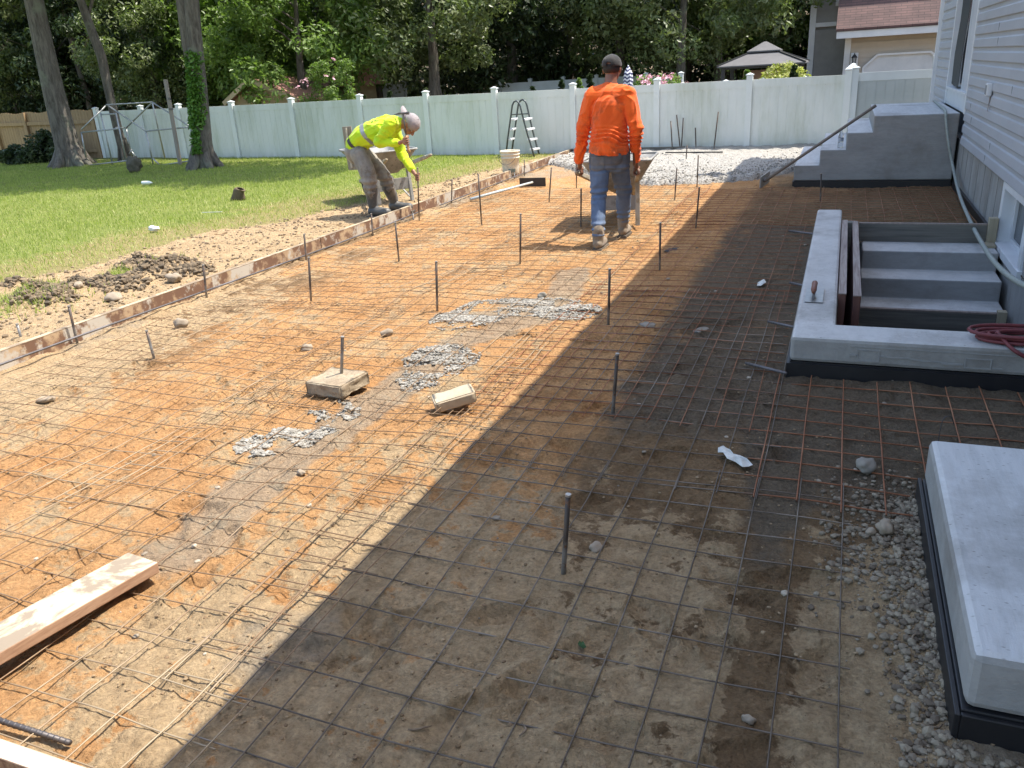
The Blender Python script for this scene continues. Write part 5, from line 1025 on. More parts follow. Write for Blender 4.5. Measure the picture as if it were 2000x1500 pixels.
def body_shapes(hd, M, s, pel, waist, chest, neck, shs, els, wrs, hips, kns, ans, toes, hands, latdir):
    L = head_shapes(hd, M, s) + [('c', neck - (neck - chest) * .2, hd - M @ V((0, .02, .03)), .058, .056), ('c', pel, waist, .115, .105, 16, (1.25, latdir)), ('c', waist, chest, .105, .115, 16, (1.3, latdir)), ('c', shs[0], shs[1], .062, .062)]
    for i in (0, 1):
        L += [('c', shs[i], els[i], .046, .037), ('c', els[i], wrs[i], .038, .025)] + leg_set(hips[i], kns[i], ans[i], (.078, .052, .038)) + [('c', ans[i] + V((0, 0, -.03)), toes[i], .036, .026)] + hands[i]
    return L
handsO = [grip_hand(wrL, grL, HA, (0.35, -.1, 1), .019, -1, (0, 230)), grip_hand(wrR, grR, HA, (-.35, -.1, 1), .019, 1, (0, 230))]
toL, toR = anL + V((-.01, .17, -.075)), anR + V((0, .15, -.085))
blob("body", body_shapes(head, Mo, 1.0, pel, (pel + chest) / 2, chest, neck, (shL, shR), (elL, elR), (wrL, wrR), (hiL, hiR), (knL, knR), (anL, anR), (toL, toR), handsO, (1, 0, 0)), .0048, sk1, om, None, 2)
add_eyes(head, Mo, om)
orange_m = cloth("orange shirt", (.88, .125, .008), (.74, .09, .008), (.30, .07, .02), None, 3, amt=.55)
def creaseO(co):
    z = co[:, 2]; band = np.exp(-((z - 1.0) / .075) ** 2) * .011 * np.sin(z * 150 + 4 * vn3(co, 7, 3) * 3 + co[:, 0] * 12); return band * (vn3(co, 6, 9) > .25) + np.exp(-((z - .875) / .02) ** 2) * .006
sh = [('c', V((-2.03, 7.63, .88)), V((-2.03, 7.64, 1.05)), .139, .130, 20, (1.30, (1, 0, 0))), ('c', V((-2.03, 7.64, 1.05)), V((-2.03, 7.68, 1.26)), .128, .132, 20, (1.30, (1, 0, 0))), ('c', V((-2.03, 7.68, 1.26)), V((-2.03, 7.70, 1.36)), .128, .085, 20, (1.5, (1, 0, 0))),
      ('c', shL, shR, .078, .078), ('c', V((-2.035, 7.71, 1.385)), V((-2.035, 7.74, 1.425)), .085, .066), ('c', shL, V((-2.06, 7.72, 1.41)), .07, .06), ('c', shR, V((-2.0, 7.72, 1.41)), .07, .06),
      ('c', shL, elL, .074, .062), ('c', elL, wrL + V((0, -.01, .05)), .061, .043), ('c', shR, elR, .074, .062), ('c', elR, wrR + V((0, -.01, .05)), .061, .043), ('c', wrL + V((0, -.012, .06)), wrL + V((0, -.004, .035)), .046, .040), ('c', wrR + V((0, -.012, .06)), wrR + V((0, -.004, .035)), .046, .040)]
blob("shirt", sh, .0055, orange_m, om, folds(13, .017, (.3, 0, 1), .35, 3, creaseO), 2, clip=lambda c: c.z < .845 + .006 * math.sin(c.x * 17) and c.x > -2.28 and c.x < -1.8)
jean = NT("dusty blue jeans"); zz_ = jean.sep(jean.coord('Object'), 'XYZ')[2]; nj = jean.noise(7, 6, .65); nf = jean.noise(3, 5, .6); cj = jean.mix(jean.ramp(nj, .35, .65), (.075, .115, .20), (.13, .175, .26)); up = jean.ramp(jean.math('ADD', zz_, jean.math('MULTIPLY', nf, .12)), .76, .86); cj = jean.mix(up, cj, (.10, .098, .105)); cj = jean.mix(jean.math('MULTIPLY', jean.ramp(zz_, .02, .3, (1, 1, 1), (0, 0, 0)), jean.ramp(nf, .4, .7)), cj, (.22, .20, .16)); jm = jean.done(cj, .9, 0, jean.bump(jean.noise(600, 2), .3, .0008, jean.bump(jean.noise(22, 5), .3, .006)))
def jdisp(co): z = co[:, 2]; return .009 * np.sin(z * 120 + 5 * vn3(co, 5, 4)) * (np.exp(-((z - .2) / .07) ** 2) + .8 * np.exp(-((z - .5) / .06) ** 2) + .5 * np.exp(-((z - .72) / .05) ** 2))
jl = [('c', V((-2.03, 7.63, .80)), V((-2.03, 7.63, .93)), .117, .110, 20, (1.28, (1, 0, 0))), ('c', hiL, hiL + V((0, -.01, -.08)), .107, .105), ('c', hiR, hiR + V((0, .01, -.08)), .107, .105), ('c', hiL + V((0, 0, -.04)), knL, .103, .074), ('c', hiR + V((0, 0, -.04)), knR, .103, .074), ('c', knL, anL + V((0, 0, .04)), .073, .058), ('c', knR, anR + V((0, 0, .05)), .073, .06), ('e', V((-2.10, 7.575, .83)), (.08, .06, .09)), ('e', V((-1.96, 7.58, .83)), (.08, .06, .09))]
jo = blob("jeans", jl, .0065, jm, om, folds(10, .011, (0, 0, 1), .5, 8, jdisp), 3)
gw = [(a[0], a[1], a[2], a[3] + .004, a[4] + .004) + tuple(a[5:]) if a[0] == 'c' else ('e', a[1], tuple(x + .004 for x in a[2])) for a in jl]
blob("back_pocket", gw, .0065, cloth("faded pocket denim", (.12, .12, .13), (.16, .16, .165), None, None, 9), jo, folds(10, .011, (0, 0, 1), .5, 8, jdisp), 3, off=om.location, clip=lambda c: not (c.y < 7.6 and abs(c.x + 2.115) < .062 and .70 < c.z < .835 and c.z > .70 + abs(c.x + 2.115) * .35))
bootm = cloth("tan work boots", (.20, .15, .10), (.29, .24, .18), (.08, .06, .045), None, 9); solem = simple("boot sole", (.07, .06, .05), (.14, .11, .08), 20, .9)
for a, t, ft in ((anL, toL, 0.0), (anR, toR, .0)):
    zg_ = .012; bs_ = [('c', a + V((0, 0, .075)), a + V((0, -.005, -.02)), .056, .052), ('c', V((a.x, a.y - .03, zg_ + .052)), V((a.x, a.y + .05, zg_ + .055)), .047, .046), ('c', V((a.x, a.y + .04, zg_ + .05)), V((t.x, t.y + .02, zg_ + .042)), .045, .040, 14, (1.1, (1, 0, 0)))]
    bo = blob("boot", bs_, .006, bootm, om, folds(18, .004, (0, 0, 1), .5, 5), 2)
    MB(om.location).prism([(a.x - .045, a.y - .075, zg_ - .012), (a.x + .045, a.y - .075, zg_ - .012), (a.x + .05, a.y + .08, zg_ - .012), (a.x + .05, t.y + .02, zg_ - .012), (a.x + .02, t.y + .065, zg_ - .012), (a.x - .03, t.y + .065, zg_ - .012), (a.x - .052, t.y + .02, zg_ - .012), (a.x - .045, a.y + .08, zg_ - .012)], (0, 0, .026)).build("sole", solem, bo, bevel=.005)
def cap_shapes(c, M, s=1.0, back=False):
    c = V(c); W = lambda x, y, z: c + M @ V((x, y, z)) * s; return [('e', W(0, -.010, .038), (.091 * s, .113 * s, .093 * s), M)], W
def make_cap(c, M, parent, m, name, sgn, s=1.0, cut=.022, bl=.10):
    c = V(c); up = M @ V((0, 0, 1)); fw = M @ V((0, 1, 0)); L, W = cap_shapes(c, M, s)
    zc_ = c + up * cut; o = blob(name, L, .005, m, parent, folds(20, .002, (0, 0, 1), .5, 2), 1, clip=lambda q_: (q_ - zc_).dot(up) < 0 or ((q_ - (c - fw * .10 * sgn + up * (cut + .012))).length < .030))
    so = o.modifiers.new("thick", 'SOLIDIFY'); so.thickness = .004
    mb = MB(parent.location); g_ = []; yo = []
    for i in range(11):
        a = math.pi * (i / 10); x = .075 * math.cos(a); y0_ = .085 + .03 * math.sin(a) if sgn > 0 else .085 + .025 * math.sin(a); y1_ = .075 + bl * math.sin(a) ** .8; dz_ = -.02 * abs(math.cos(a)) ** 1.5
        g_.append(W(x, sgn * y0_ * .78, cut + .004 + dz_ * .2)); yo.append(W(x * 1.0, sgn * y1_, cut - .006 + dz_))
    n_ = len(g_); vs = g_ + yo + [q_ - up * .005 for q_ in g_ + yo]; fs = []
    for i in range(n_ - 1): fs += [(i, i + 1, n_ + i + 1, n_ + i), (2 * n_ + i + 1, 2 * n_ + i, 3 * n_ + i, 3 * n_ + i + 1), (n_ + i, n_ + i + 1, 3 * n_ + i + 1, 3 * n_ + i), (i + 1, i, 2 * n_ + i, 2 * n_ + i + 1)]
    mb.add(vs, fs).build("brim", m, o, True); MB(parent.location).lathe([(0, .004), (.008, .003), (.009, 0)], W(0, -.010, .130), 10).build("button", m, o, True); return o
capo = make_cap(head, Mo, om, cloth("black cap cloth", (.012, .011, .012), (.025, .022, .021), None, None, 12), "cap", 1)
MB(om.location).bar(head + Mo @ V((-.035, -.098, .03)), head + Mo @ V((.035, -.098, .03)), .006, .014, bev=.002).build("strap", simple("black strap", (.02, .02, .02)), capo)
blob("hair", [('e', head + Mo @ V((0, -.022, .012)), (.080, .092, .072), Mo)], .005, simple("black hair", (.012, .01, .009), (.03, .025, .02), 60, .8, bump=.5, bscale=200), om, None, 1, clip=lambda q_: q_.y > 7.83 or q_.z < 1.555 - .0)
# ---------------------------------------------------------------- bent worker in lime yellow, seen from his right side
yn, yf_ = 8.50, 8.86; ym_ = (yn + yf_) / 2
yw = thing("person", "worker in lime yellow shirt and muddy trousers, bent over holding hammer and pin", "person", (-5.2, ym_, .08)); sk2 = skinmat("tanned skin", (.36, .17, .10))
Q = lambda u, v, Y=None: P(u, v, ym_ if Y is None else Y)
pel = Q(699, 292); waist = Q(708, 268); mid = Q(730, 256); chest = Q(757, 247); neck = Q(781, 240); head = Q(802, 243); My = frame((.38, -.12, -.92), (.92, -.1, .38))
shN, shF = Q(764, 243, yn + .02), Q(768, 240, yf_ - .02); elN, elF = Q(740, 277, yn - .02), Q(783, 299, yf_ + .03); hamm = Q(795, 275, yn + .03); wrN = Q(779, 279, yn + .01); stakeb = G(818, 431, .0); stake_t = P(815.5, 327, stakeb.y)
hs = P(814.5, 345, (stakeb.y + yf_) / 2); dk = None; wrF = hs + V((-.07, .06, .07))
hiN, hiF = Q(702, 302, yn + .09), Q(708, 300, yf_ - .09); knN, knF = Q(722, 350, yn + .03), Q(751, 345, yf_ - .03); anN, anF = Q(731, 404, yn + .02), Q(770, 390, yf_ + .06)
fN, fF = G(731, 421, .085), G(771, 411, .085); anN = V((fN.x, fN.y, .20)); anF = V((fF.x, fF.y, .20)); toN, toF = anN + V((.20, -.03, -.10)), anF + V((.21, .0, -.10))
elF = V((elF.x, elF.y, elF.z)); latd = (0, 1, 0)
sd = (stake_t - stakeb).normalized(); sp_ = stakeb + sd * ((hs.z - stakeb.z) / sd.z)
hd = V((.06, 0, -1)).normalized(); hc = hamm
handsY = [grip_hand(wrN, hc, -hd, (-1, -.5, 0), .015, 1, (10, 235)), grip_hand(sp_ + V((-.065, .03, .06)), sp_, sd, (-1, .55, 0), .009, 1, (10, 240))]
wrF = sp_ + V((-.065, .03, .06))
blob("body", body_shapes(head, My, 1.0, pel, waist, chest, neck, (shN, shF), (elN, elF), (wrN, wrF), (hiN, hiF), (knN, knF), (anN, anF), (toN, toF), handsY, latd), .0048, sk2, yw, None, 2); add_eyes(head, My, yw)
lime = cloth("lime shirt", (.54, .74, .012), (.36, .62, .01), (.55, .46, .05), None, 3.5, .45, .7, amt=.35); 
def lat(a, b, r1, r2, f=1.3): return ('c', a, b, r1, r2, 20, (f, latd))
def yshirt(grow=0.0):
    g = grow; return [lat(Q(697, 283), Q(712, 266), .118 + g, .128 + g), lat(Q(712, 266), Q(734, 257), .128 + g, .138 + g), lat(Q(734, 257), Q(757, 248), .138 + g, .132 + g), lat(Q(757, 248), Q(772, 243), .132 + g, .085 + g, 1.5)]
ysh = yshirt() + [('c', shN, shF, .082, .082), ('c', Q(766, 242), Q(781, 240), .085, .062), ('c', shN, elN, .079, .064), ('c', elN, elN.lerp(wrN, .86), .062, .042), ('c', shF, elF, .074, .058), ('c', elF, elF.lerp(wrF, .84), .056, .040), ('e', Q(735, 270), (.15, .11, .08))]
blob("shirt", ysh, .0055, lime, yw, folds(12, .017, (1, 0, .3), .45, 6), 2)
# reflective band: thin shell cut from the grown torso along a slanting strip
d0 = (Q(752, 305) - Q(711, 236)).normalized(); nrm = V((d0.z, 0, -d0.x)); mc = Q(728, 265)
blob("reflective_band", yshirt(.0035) + [('e', Q(735, 270), (.153, .113, .083))], .0065, simple("silver band", (.33, .34, .35), (.25, .26, .27), 9, .35, .3, bump=.1), yw, folds(12, .017, (1, 0, .3), .45, 6), 2, clip=lambda c: abs((c - mc).dot(nrm)) > .026)
spine = [Q(722 + 6 * i, 238.6 - 3.05 * i + .20 * i * i) for i in range(9)]
mb = MB(yw.location)
for i, s_ in enumerate(spine[:7]):   # short dark lettering strokes running along the back
    s_ = V((s_.x, s_.y - .10, s_.z - .012)); a = V((.018, 0, .008))
    mb.bar(s_, s_ + V((.012, -.012, -.022)), .006, .004).bar(s_ + a, s_ + a + V((-.008, -.012, -.02)), .006, .004)
    if i % 2 == 0: mb.bar(s_ + V((.004, -.008, -.012)), s_ + a + V((0, -.008, -.010)), .005, .004)
mb.build("back_lettering", simple("dark print", (.03, .05, .05)), yw)
blob("belt", [lat(Q(695, 284), Q(702, 276), .121, .126)], .006, simple("black belt", (.03, .028, .026), (.06, .05, .045), 20, .6), yw, None, 2, clip=lambda c: abs((c - Q(699, 281)).dot((Q(712, 266) - Q(697, 283)).normalized())) > .022)
mud = cloth("muddy trousers", (.17, .16, .145), (.28, .255, .215), (.12, .085, .05), None, 5, .38, .62)
def md_(co): z = co[:, 2]; return .008 * np.sin(z * 100 + 5 * vn3(co, 5, 4)) * (np.exp(-((z - .45) / .10) ** 2))
tr = [lat(Q(697, 300), Q(699, 287), .125, .118), ('c', hiN, knN, .112, .088), ('c', hiF, knF, .112, .086), ('c', knN, anN.lerp(knN, .55), .090, .082), ('c', knF, anF.lerp(knF, .6), .088, .082), ('e', Q(693, 297), (.10, .17, .12))]
blob("trousers", tr, .0065, mud, yw, folds(9, .016, (0, 0, 1), .5, 12, md_), 3)
rub = cloth("muddy rubber boots", (.055, .057, .06), (.11, .105, .095), (.24, .20, .15), (.0, .35), 6, rough=.5)
for a, k, t in ((anN, knN, toN), (anF, knF, toF)):
    bs_ = [('c', a.lerp(k, .62), a + V((0, 0, .02)), .082, .062), ('c', a + V((-.02, 0, -.06)), a + V((.06, 0, -.055)), .055, .052), ('c', a + V((.05, 0, -.06)), t + V((.0, 0, .035)), .05, .046, 14, (1.1, (0, 1, 0)))]
    bo = blob("rubber_boot", bs_, .0065, rub, yw, folds(12, .004, (0, 0, 1), .5, 15), 2)
    MB(yw.location).bar(V((a.x - .085, a.y, a.z - .125)), V((t.x + .055, t.y, a.z - .125)), .10, .022, bev=.006).build("sole", solem, bo)
make_cap(head, My, yw, cloth("dusty mauve cap cloth", (.34, .30, .30), (.23, .205, .21), None, None, 10), "cap", -1, .95, .0, .165)
# hammer held in the near hand
hm = thing("hammer", "hammer with a wooden grip held upright beside the bent worker's face", "hammer", hc); u_ = -hd
MB().tube([hd * .13 + V((.012, 0, 0)), hd * .10, hd * .05, V((0, 0, 0)), u_ * .06], [.017, .015, .014, .014, .013], 10).build("grip", simple("worn wooden grip", (.45, .27, .13), (.33, .18, .08), 20, .6), hm, True); MB().tube([u_ * .061, u_ * .30], .0085, 8).build("shaft", steel_d, hm, True)
tp = u_ * .30; MB().tube([tp + V((.075, 0, 0)), tp + V((.045, 0, 0)), tp + V((.04, 0, 0)), tp + V((-.04, 0, 0))], [.017, .017, .012, .012], 10).prism([tp + V((-.04, -.010, .012)), tp + V((-.12, -.014, -.012)), tp + V((-.12, -.014, -.016)), tp + V((-.04, -.010, -.012))], (0, .022, 0)).build("hammer_head", steel_d, hm)
stake((815.5, 327), (818, 431), "thin steel pin the bent worker is holding upright at the form board", .0085, grp=pin)
stake((806, 415), (808, 433), "short bent pin stub beside the pin held by the bent worker", .009, grp=pin)
# ================================================================== WHEELBARROWS
galv = NT("cement crusted steel tray"); n = galv.noise(4, 8, .7, galv.coord('Object', (1, 1, .4))); n2_ = galv.noise(20, 6, .7); gc = galv.mix(galv.ramp(n, .38, .6), (.20, .20, .195), (.33, .325, .305)); gc = galv.mix(galv.ramp(n2_, .55, .65), gc, (.17, .165, .155)); traym = galv.done(gc, .75, .1, galv.bump(n2_, .6, .004))
wha = woodmat("crusted wooden handle", (.40, .35, .26), (.27, .22, .15), 1, (.42, .39, .33)); tyre = simple("black tyre", (.02, .02, .02), (.06, .055, .05), 20, .85, bump=.4)
def wheelbarrow(label, loc, rot, fill=True, w=.35):
    root = thing("wheelbarrow", label, "wheelbarrow", loc); root.rotation_euler = rot
    def tr_(z, wx, y0_, y1_): return [(-wx, y0_, z), (wx, y0_, z), (wx, y1_, z), (-wx, y1_, z)]
    rings = [tr_(.36, .17, -.16, .26), tr_(.42, .215, -.22, .34), tr_(.64, w, -.36, .60), tr_(.66, w + .015, -.375, .62)]
    def rr8(q_, c=.07):
        o_ = []
        for i in range(4):
            a, b, d = V(q_[i - 1]), V(q_[i]), V(q_[(i + 1) % 4]); e0 = b + (a - b).normalized() * c; e1 = b + (d - b).normalized() * c
            for t in (0, .25, .5, .75, 1): o_.append(e0.lerp(b, t).lerp(b.lerp(e1, t), t))
        return o_
    R_ = [rr8(q_) for q_ in rings]; Ri = [[v + V((0, 0, .012)) for v in (rr8([(x * .97, y, z) for x, y, z in q_]))] for q_ in rings[:3]]
    mb = MB(); vs = sum(R_, []); n = 20; fs = [tuple(range(n))]
    for i in range(3): fs += [(i * n + k, i * n + (k + 1) % n, (i + 1) * n + (k + 1) % n, (i + 1) * n + k) for k in range(n)]
    mb.add(vs, fs); vi = sum(Ri, []) ; mb.add(vi, [tuple(range(n - 1, -1, -1))] + [(i * n + (k + 1) % n, i * n + k, (i + 1) * n + k, (i + 1) * n + (k + 1) % n) for i in range(2) for k in range(n)])
    tr__ = mb.build("tray", traym, root, True); lp_ = R_[3] + [R_[3][0]]; mb = MB(); mb.tube(lp_, .013, 8, False); mb.build("rim", traym, tr__, True)
    if fill:
        p = []; r = np.random.RandomState(5); x = r.uniform(-w * .85, w * .85, 1100); y = r.uniform(-.28, .5, 1100); p = np.stack([x, y, .585 + .02 * fbm(x * 8, y * 8, 3, 3)], 1); o_ = scatter("concrete_load", p, .012 + .02 * r.rand(1100) ** 2, cem, 6, .7, .5, root); o_["kind"] = 'stuff'
    for sx in (-1, 1):
        MB().bar((sx * .07, .74, .20), (sx * .285, -.80, .585), .038, .045, bev=.006).build("handle", wha, root)
        g0 = V((sx * .285, -.80, .585)); d_ = (g0 - V((sx * .07, .74, .20))).normalized(); MB().tube([g0 - d_ * .02, g0 + d_ * .10, g0 + d_ * .125], [.021, .019, .013], 10).build("hand_grip", wha, root, True)
        MB().bar((sx * .225, -.30, .46), (sx * .235, -.34, .0), .045, .035, bev=.004).bar((sx * .235, -.345, .018), (sx * .16, .16, .30), .02, .012).build("leg", wha if fill else traym, root)
        MB().bar((sx * .065, .62, .19), (sx * .10, .40, .355), .02, .012).build("wheel_strut", steel_d, root)
    MB().box((0, -.325, .235), (.44, .014, .15), None, .004).build("cross_plate", traym, root)
    wh = MB(); pr = [(.135, -.03), (.165, -.045), (.19, -.035), (.20, 0), (.19, .035), (.165, .045), (.135, .03), (.135, -.03)]; Mx = Matrix(((0, 0, 1), (0, 1, 0), (-1, 0, 0)))
    wh.lathe(pr, (0, .62, .20), 28, Mx); wo = wh.build("wheel", tyre, root, True); MB().lathe([(.01, -.03), (.06, -.025), (.134, -.012), (.134, .012), (.06, .025), (.01, .03)], (0, .62, .20), 24, Mx).tube([(-.08, .62, .20), (.08, .62, .20)], .009, 8).build("rim_disc", steel_d, wo); return root
wheelbarrow("wheelbarrow full of wet concrete pushed away by the orange worker, wooden handles in his hands", (-2.198, 8.66, .035), (math.radians(-1.5), 0, math.radians(7)), True, .345)
p_ = G(752, 402, .08)
wb2 = wheelbarrow("cement crusted empty wheelbarrow parked behind the bent worker, handles to the right", (P(748, 330, 9.75).x, 9.75, .085), (0, 0, math.radians(52)), False, .36)
dby = thing("darby_float", "long wooden float standing on end left of the bent worker's back", "float", P(690, 332, 9.2)); t0, t1 = P(677, 247, 9.2), P(690, 332, 9.2); t0 -= dby.location; t1 -= dby.location
MB().bar(t1, t0, .13, .02, up=(0, 1, .1), bev=.003).build("blade", woodmat("grey weathered board", (.27, .24, .19), (.19, .165, .13), 2), dby); MB().bar(t1.lerp(t0, .06) + V((0, -.022, 0)), t0.lerp(t1, .03) + V((0, -.022, 0)), .022, .02, up=(0, 1, .1)).build("rib", woodmat("pale rib", (.48, .44, .37), (.36, .33, .27), 2), dby)
dfo = t1
# ================================================================== BUCKET, LADDER, TOOLS
bp = G(998, 339, .085); bk = thing("bucket", "dirty white plastic bucket standing on the lawn edge by the form board", "bucket", bp)
bu = NT("dirty bucket plastic"); n = bu.noise(7, 7, .7); co = bu.coord('Object'); cz_ = bu.sep(co, 'XYZ'); lab = bu.math('MULTIPLY', bu.ramp(cz_[2], .05, .06), bu.ramp(cz_[2], .22, .23, (1, 1, 1), (0, 0, 0))); txt = bu.ramp(bu.noise(60, 2, .5, bu.coord('Object', (1, 1, 2))), .55, .6)
bc_ = bu.mix(bu.ramp(n, .35, .65), (.74, .69, .53), (.60, .54, .42)); bc_ = bu.mix(bu.math('MULTIPLY', lab, bu.math('MULTIPLY', txt, .5)), bc_, (.25, .27, .27)); bm_ = bu.done(bc_, .5, 0, bu.bump(n, .2, .004))
MB().lathe([(0, .0), (.125, .0), (.130, .01), (.137, .10), (.145, .24), (.156, .245), (.156, .258), (.147, .262), (.149, .29), (.160, .295), (.160, .308), (.151, .312), (.152, .335), (.163, .34), (.163, .358), (.155, .362), (.150, .358), (.148, .30), (.13, .03), (0, .025)], (0, 0, 0), 32).build("pail", bm_, bk, True)
MB().tube([(-.15 * math.cos(a) + .0, -.10 * math.sin(a) - .105 + .0, .30 - .14 * math.sin(a)) for a in np.linspace(0, math.pi, 12)], .004, 6).build("bail_handle", steel_d, bk, True)
mb = MB(); 
for a0 in np.linspace(-1.45, -.75, 8): mb.prism([(.1335 * math.cos(a0), .1335 * math.sin(a0), .03), (.1335 * math.cos(a0 + .095), .1335 * math.sin(a0 + .095), .03), (.1385 * math.cos(a0 + .095), .1385 * math.sin(a0 + .095), .085), (.1385 * math.cos(a0), .1385 * math.sin(a0), .085)], (.004 * math.cos(a0), .004 * math.sin(a0), 0))
mb.build("label_band", simple("faded teal label", (.07, .17, .17), (.3, .3, .25), 40, .6), bk)
Yl = 15.15; la = thing("pool_ladder", "grey A-frame pool ladder with white plastic treads standing before the white fence", "ladder", (P(1015, 300, Yl).x, Yl, .04)); lb0 = la.location; lmt = simple("dark grey tube", (.06, .07, .075), (.09, .1, .1), 20, .35, .3)
def lad_rail(pxs, Y): return [P(u, v, Y) - lb0 for u, v in pxs]
rA = [(988, 305), (992, 268), (998, 225), (1000.5, 206), (1003.5, 199.5), (1008, 197), (1012.5, 200), (1016, 207), (1022, 232), (1030, 262), (1038, 287), (1044, 309)]
rB = [(999, 300), (1004.5, 262), (1010, 220), (1012.5, 203), (1016, 197), (1021, 194.5), (1026, 198), (1029, 205), (1034, 228), (1041, 258), (1048, 284), (1054, 304)]
for pxs, Y in ((rA, Yl - .12), (rB, Yl + .16)): MB().tube(lad_rail(pxs, Y), .017, 8).build("side_rail", lmt, la, True)
for (a, b) in (((1000.8, 234), (1007, 231.5)), ((997.6, 253.5), (1004, 251)), ((994, 273), (1001, 270.5)), ((1022, 234), (1036, 231)), ((1027.5, 253.5), (1041, 251)), ((1033, 273.5), (1046, 271)), ((1038, 292.5), (1051, 290))):
    p0_, p1_ = P(*a, Yl - .12) - lb0, P(*b, Yl + .16) - lb0; MB().bar(p0_, p1_, .09, .035, bev=.006).build("tread", white_v, la)
MB().tube([P(999, 224, Yl - .12) - lb0, P(1032, 222, Yl - .12) - lb0], .012, 6).build("cross_bar", lmt, la)
# placer leaning on the steps
def tool_handle(mb, a, b, r): mb.tube([a, b], r, 10)
ta = P(1711, 206, 11.9); tbt = G(1493, 354, .10); pl_ = thing("placer_rake", "long handled concrete placer leaning on the landing steps", "rake", tbt)
mb = MB(tbt); e0 = V((ta.x, yf + .05, zt[3] + .03)); ta = P(1711, 206, yf + .10); mb.tube([tbt, tbt.lerp(ta, 1.0)], .019, 10); mb.build("handle", woodmat("grey brown handle", (.23, .19, .155), (.16, .13, .105), 0), pl_, True)
h0, h1 = G(1484, 366, .03), P(1500, 334, G(1484, 366, .03).y + .22)
MB(tbt).bar(V((h0.x, h0.y, .085)), V((h0.x + .07, h0.y + .52, .10)), .012, .15, bev=.002).build("blade", simple("cement splashed blade", (.42, .42, .40), (.3, .3, .29), 12, .6, .2), pl_); MB(tbt).tube([tbt, V((h0.x + .03, h0.y + .26, .12))], .015, 8).build("ferrule", steel_d, pl_)
# placer lying on the pad
a_, b_ = G(919, 389, .035), G(1040, 356, .10); tl = thing("placer_rake", "concrete placer with pale blue handle and black blade lying on the pad by the board", "rake", a_)
MB(a_).tube([a_, a_.lerp(b_, .5), a_.lerp(b_, .51), b_], [.019, .019, .016, .015], 10).build("handle", simple("pale blue painted handle", (.34, .44, .52), (.45, .44, .38), 3, .5), tl, True)
c0_, c1_ = G(1015, 361, .04), G(1066, 363, .02); c0_.z = .075; c1_.z = .075; MB(a_).bar(c0_, V((c1_.x, c0_.y + .02, .075)), .014, .13, bev=.002).build("blade", simple("black steel blade", (.03, .03, .028), (.05, .045, .04), 10, .6, .3), tl)
# hand trowel on the curb
tr0 = G(1591, 577, cz + .004); tw = thing("hand_trowel", "finishing trowel with a wooden handle resting on the curb top", "trowel", tr0); ang = math.radians(1)
MB().box((0, 0, .003), (.105, .33, .004), None, .001).build("blade", simple("trowel steel", (.35, .36, .37), (.45, .44, .42), 30, .3, .8, bump=0), tw)
MB().tube([(-.005, -.13, .055), (-.005, -.10, .063), (-.005, -.02, .066), (-.005, .06, .062), (-.005, .075, .055)], [.012, .017, .016, .018, .012], 12).build("grip", simple("red brown wooden grip", (.22, .09, .055), (.14, .05, .035), 20, .5), tw, True); MB().bb((-.012, -.12, .005), (.002, .06, .012)).bar((-.005, .05, .008), (-.005, .045, .055), .012, .012).bar((-.005, -.10, .008), (-.005, -.09, .055), .012, .012).build("tang", steel_d, tw)
# hoses
hz_m = simple("grey green hose", (.33, .36, .33), (.24, .26, .235), 30, .55, bump=.1)
def spline(pts, n=8):
    pts = [V(p) for p in pts]; o_ = []
    for i in range(len(pts) - 1):
        p0_, p1_, p2_, p3_ = pts[max(i - 1, 0)], pts[i], pts[i + 1], pts[min(i + 2, len(pts) - 1)]
        for k in range(n): t = k / n; o_.append(.5 * ((2 * p1_) + (p2_ - p0_) * t + (2 * p0_ - 5 * p1_ + 4 * p2_ - p3_) * t * t + (3 * p1_ - p0_ - 3 * p2_ + p3_) * t ** 3))
    return o_ + [pts[-1]]
h_pts = [P(1821, 150, 15.9), P(1821, 190, 14.6), V((P(1824, 200, 13.7).x, 13.7, zt[3] + .02)), V((P(1834, 211, 12.6).x, 12.6, zt[3] + .02)), V((P(1846, 219, 11.45).x, 11.45, zt[3] + .022)), P(1848, 238, 11.28), P(1853, 280, 11.2), P(1862, 330, 11.05), P(1874, 380, 10.0), P(1892, 425, 8.6), P(1915, 470, 7.2), P(1945, 515, 6.0), P(1990, 552, 5.2), P(2060, 580, 4.6)]
h_pts = [V((min(q_.x, 1.25), q_.y, q_.z)) for q_ in h_pts]
sp2 = spline(h_pts[2:], 8); o = MB(sp2[0]).tube(sp2, .0165, 10).build("garden_hose", hz_m, None, True); o.location = sp2[0]; tag(o, "grey green hose trailing over the landing and across the sunken steps", "hose")
rh_m = simple("dusty red hose", (.19, .035, .04), (.12, .03, .035), 25, .6, bump=.15)
r = random.Random(4); c0 = V((1.10, cY0 + .16, cz + .012)); pts = []
for i in range(7 * 26):
    a = i / 26 * 6.283; k = i / 26; rx = .36 + .05 * math.sin(k * 2.1); ry = .105 + .03 * math.cos(k * 1.7); y = c0.y - .02 + ry * math.sin(a) - .02 * math.sin(k); x = c0.x + rx * math.cos(a) + .02 * math.sin(k * 3); z = cz + .011 + .010 * (k % 4) + .004 * math.sin(a * 3)
    if y < cY0 + .005: z -= (cY0 + .005 - y) * 1.2
    pts.append((x, y, z))
o = MB(c0).tube(pts, .0095, 8).build("red_hose", rh_m, None, True); o.location = c0; tag(o, "coil of dusty red hose draped over the right end of the curb", "hose")
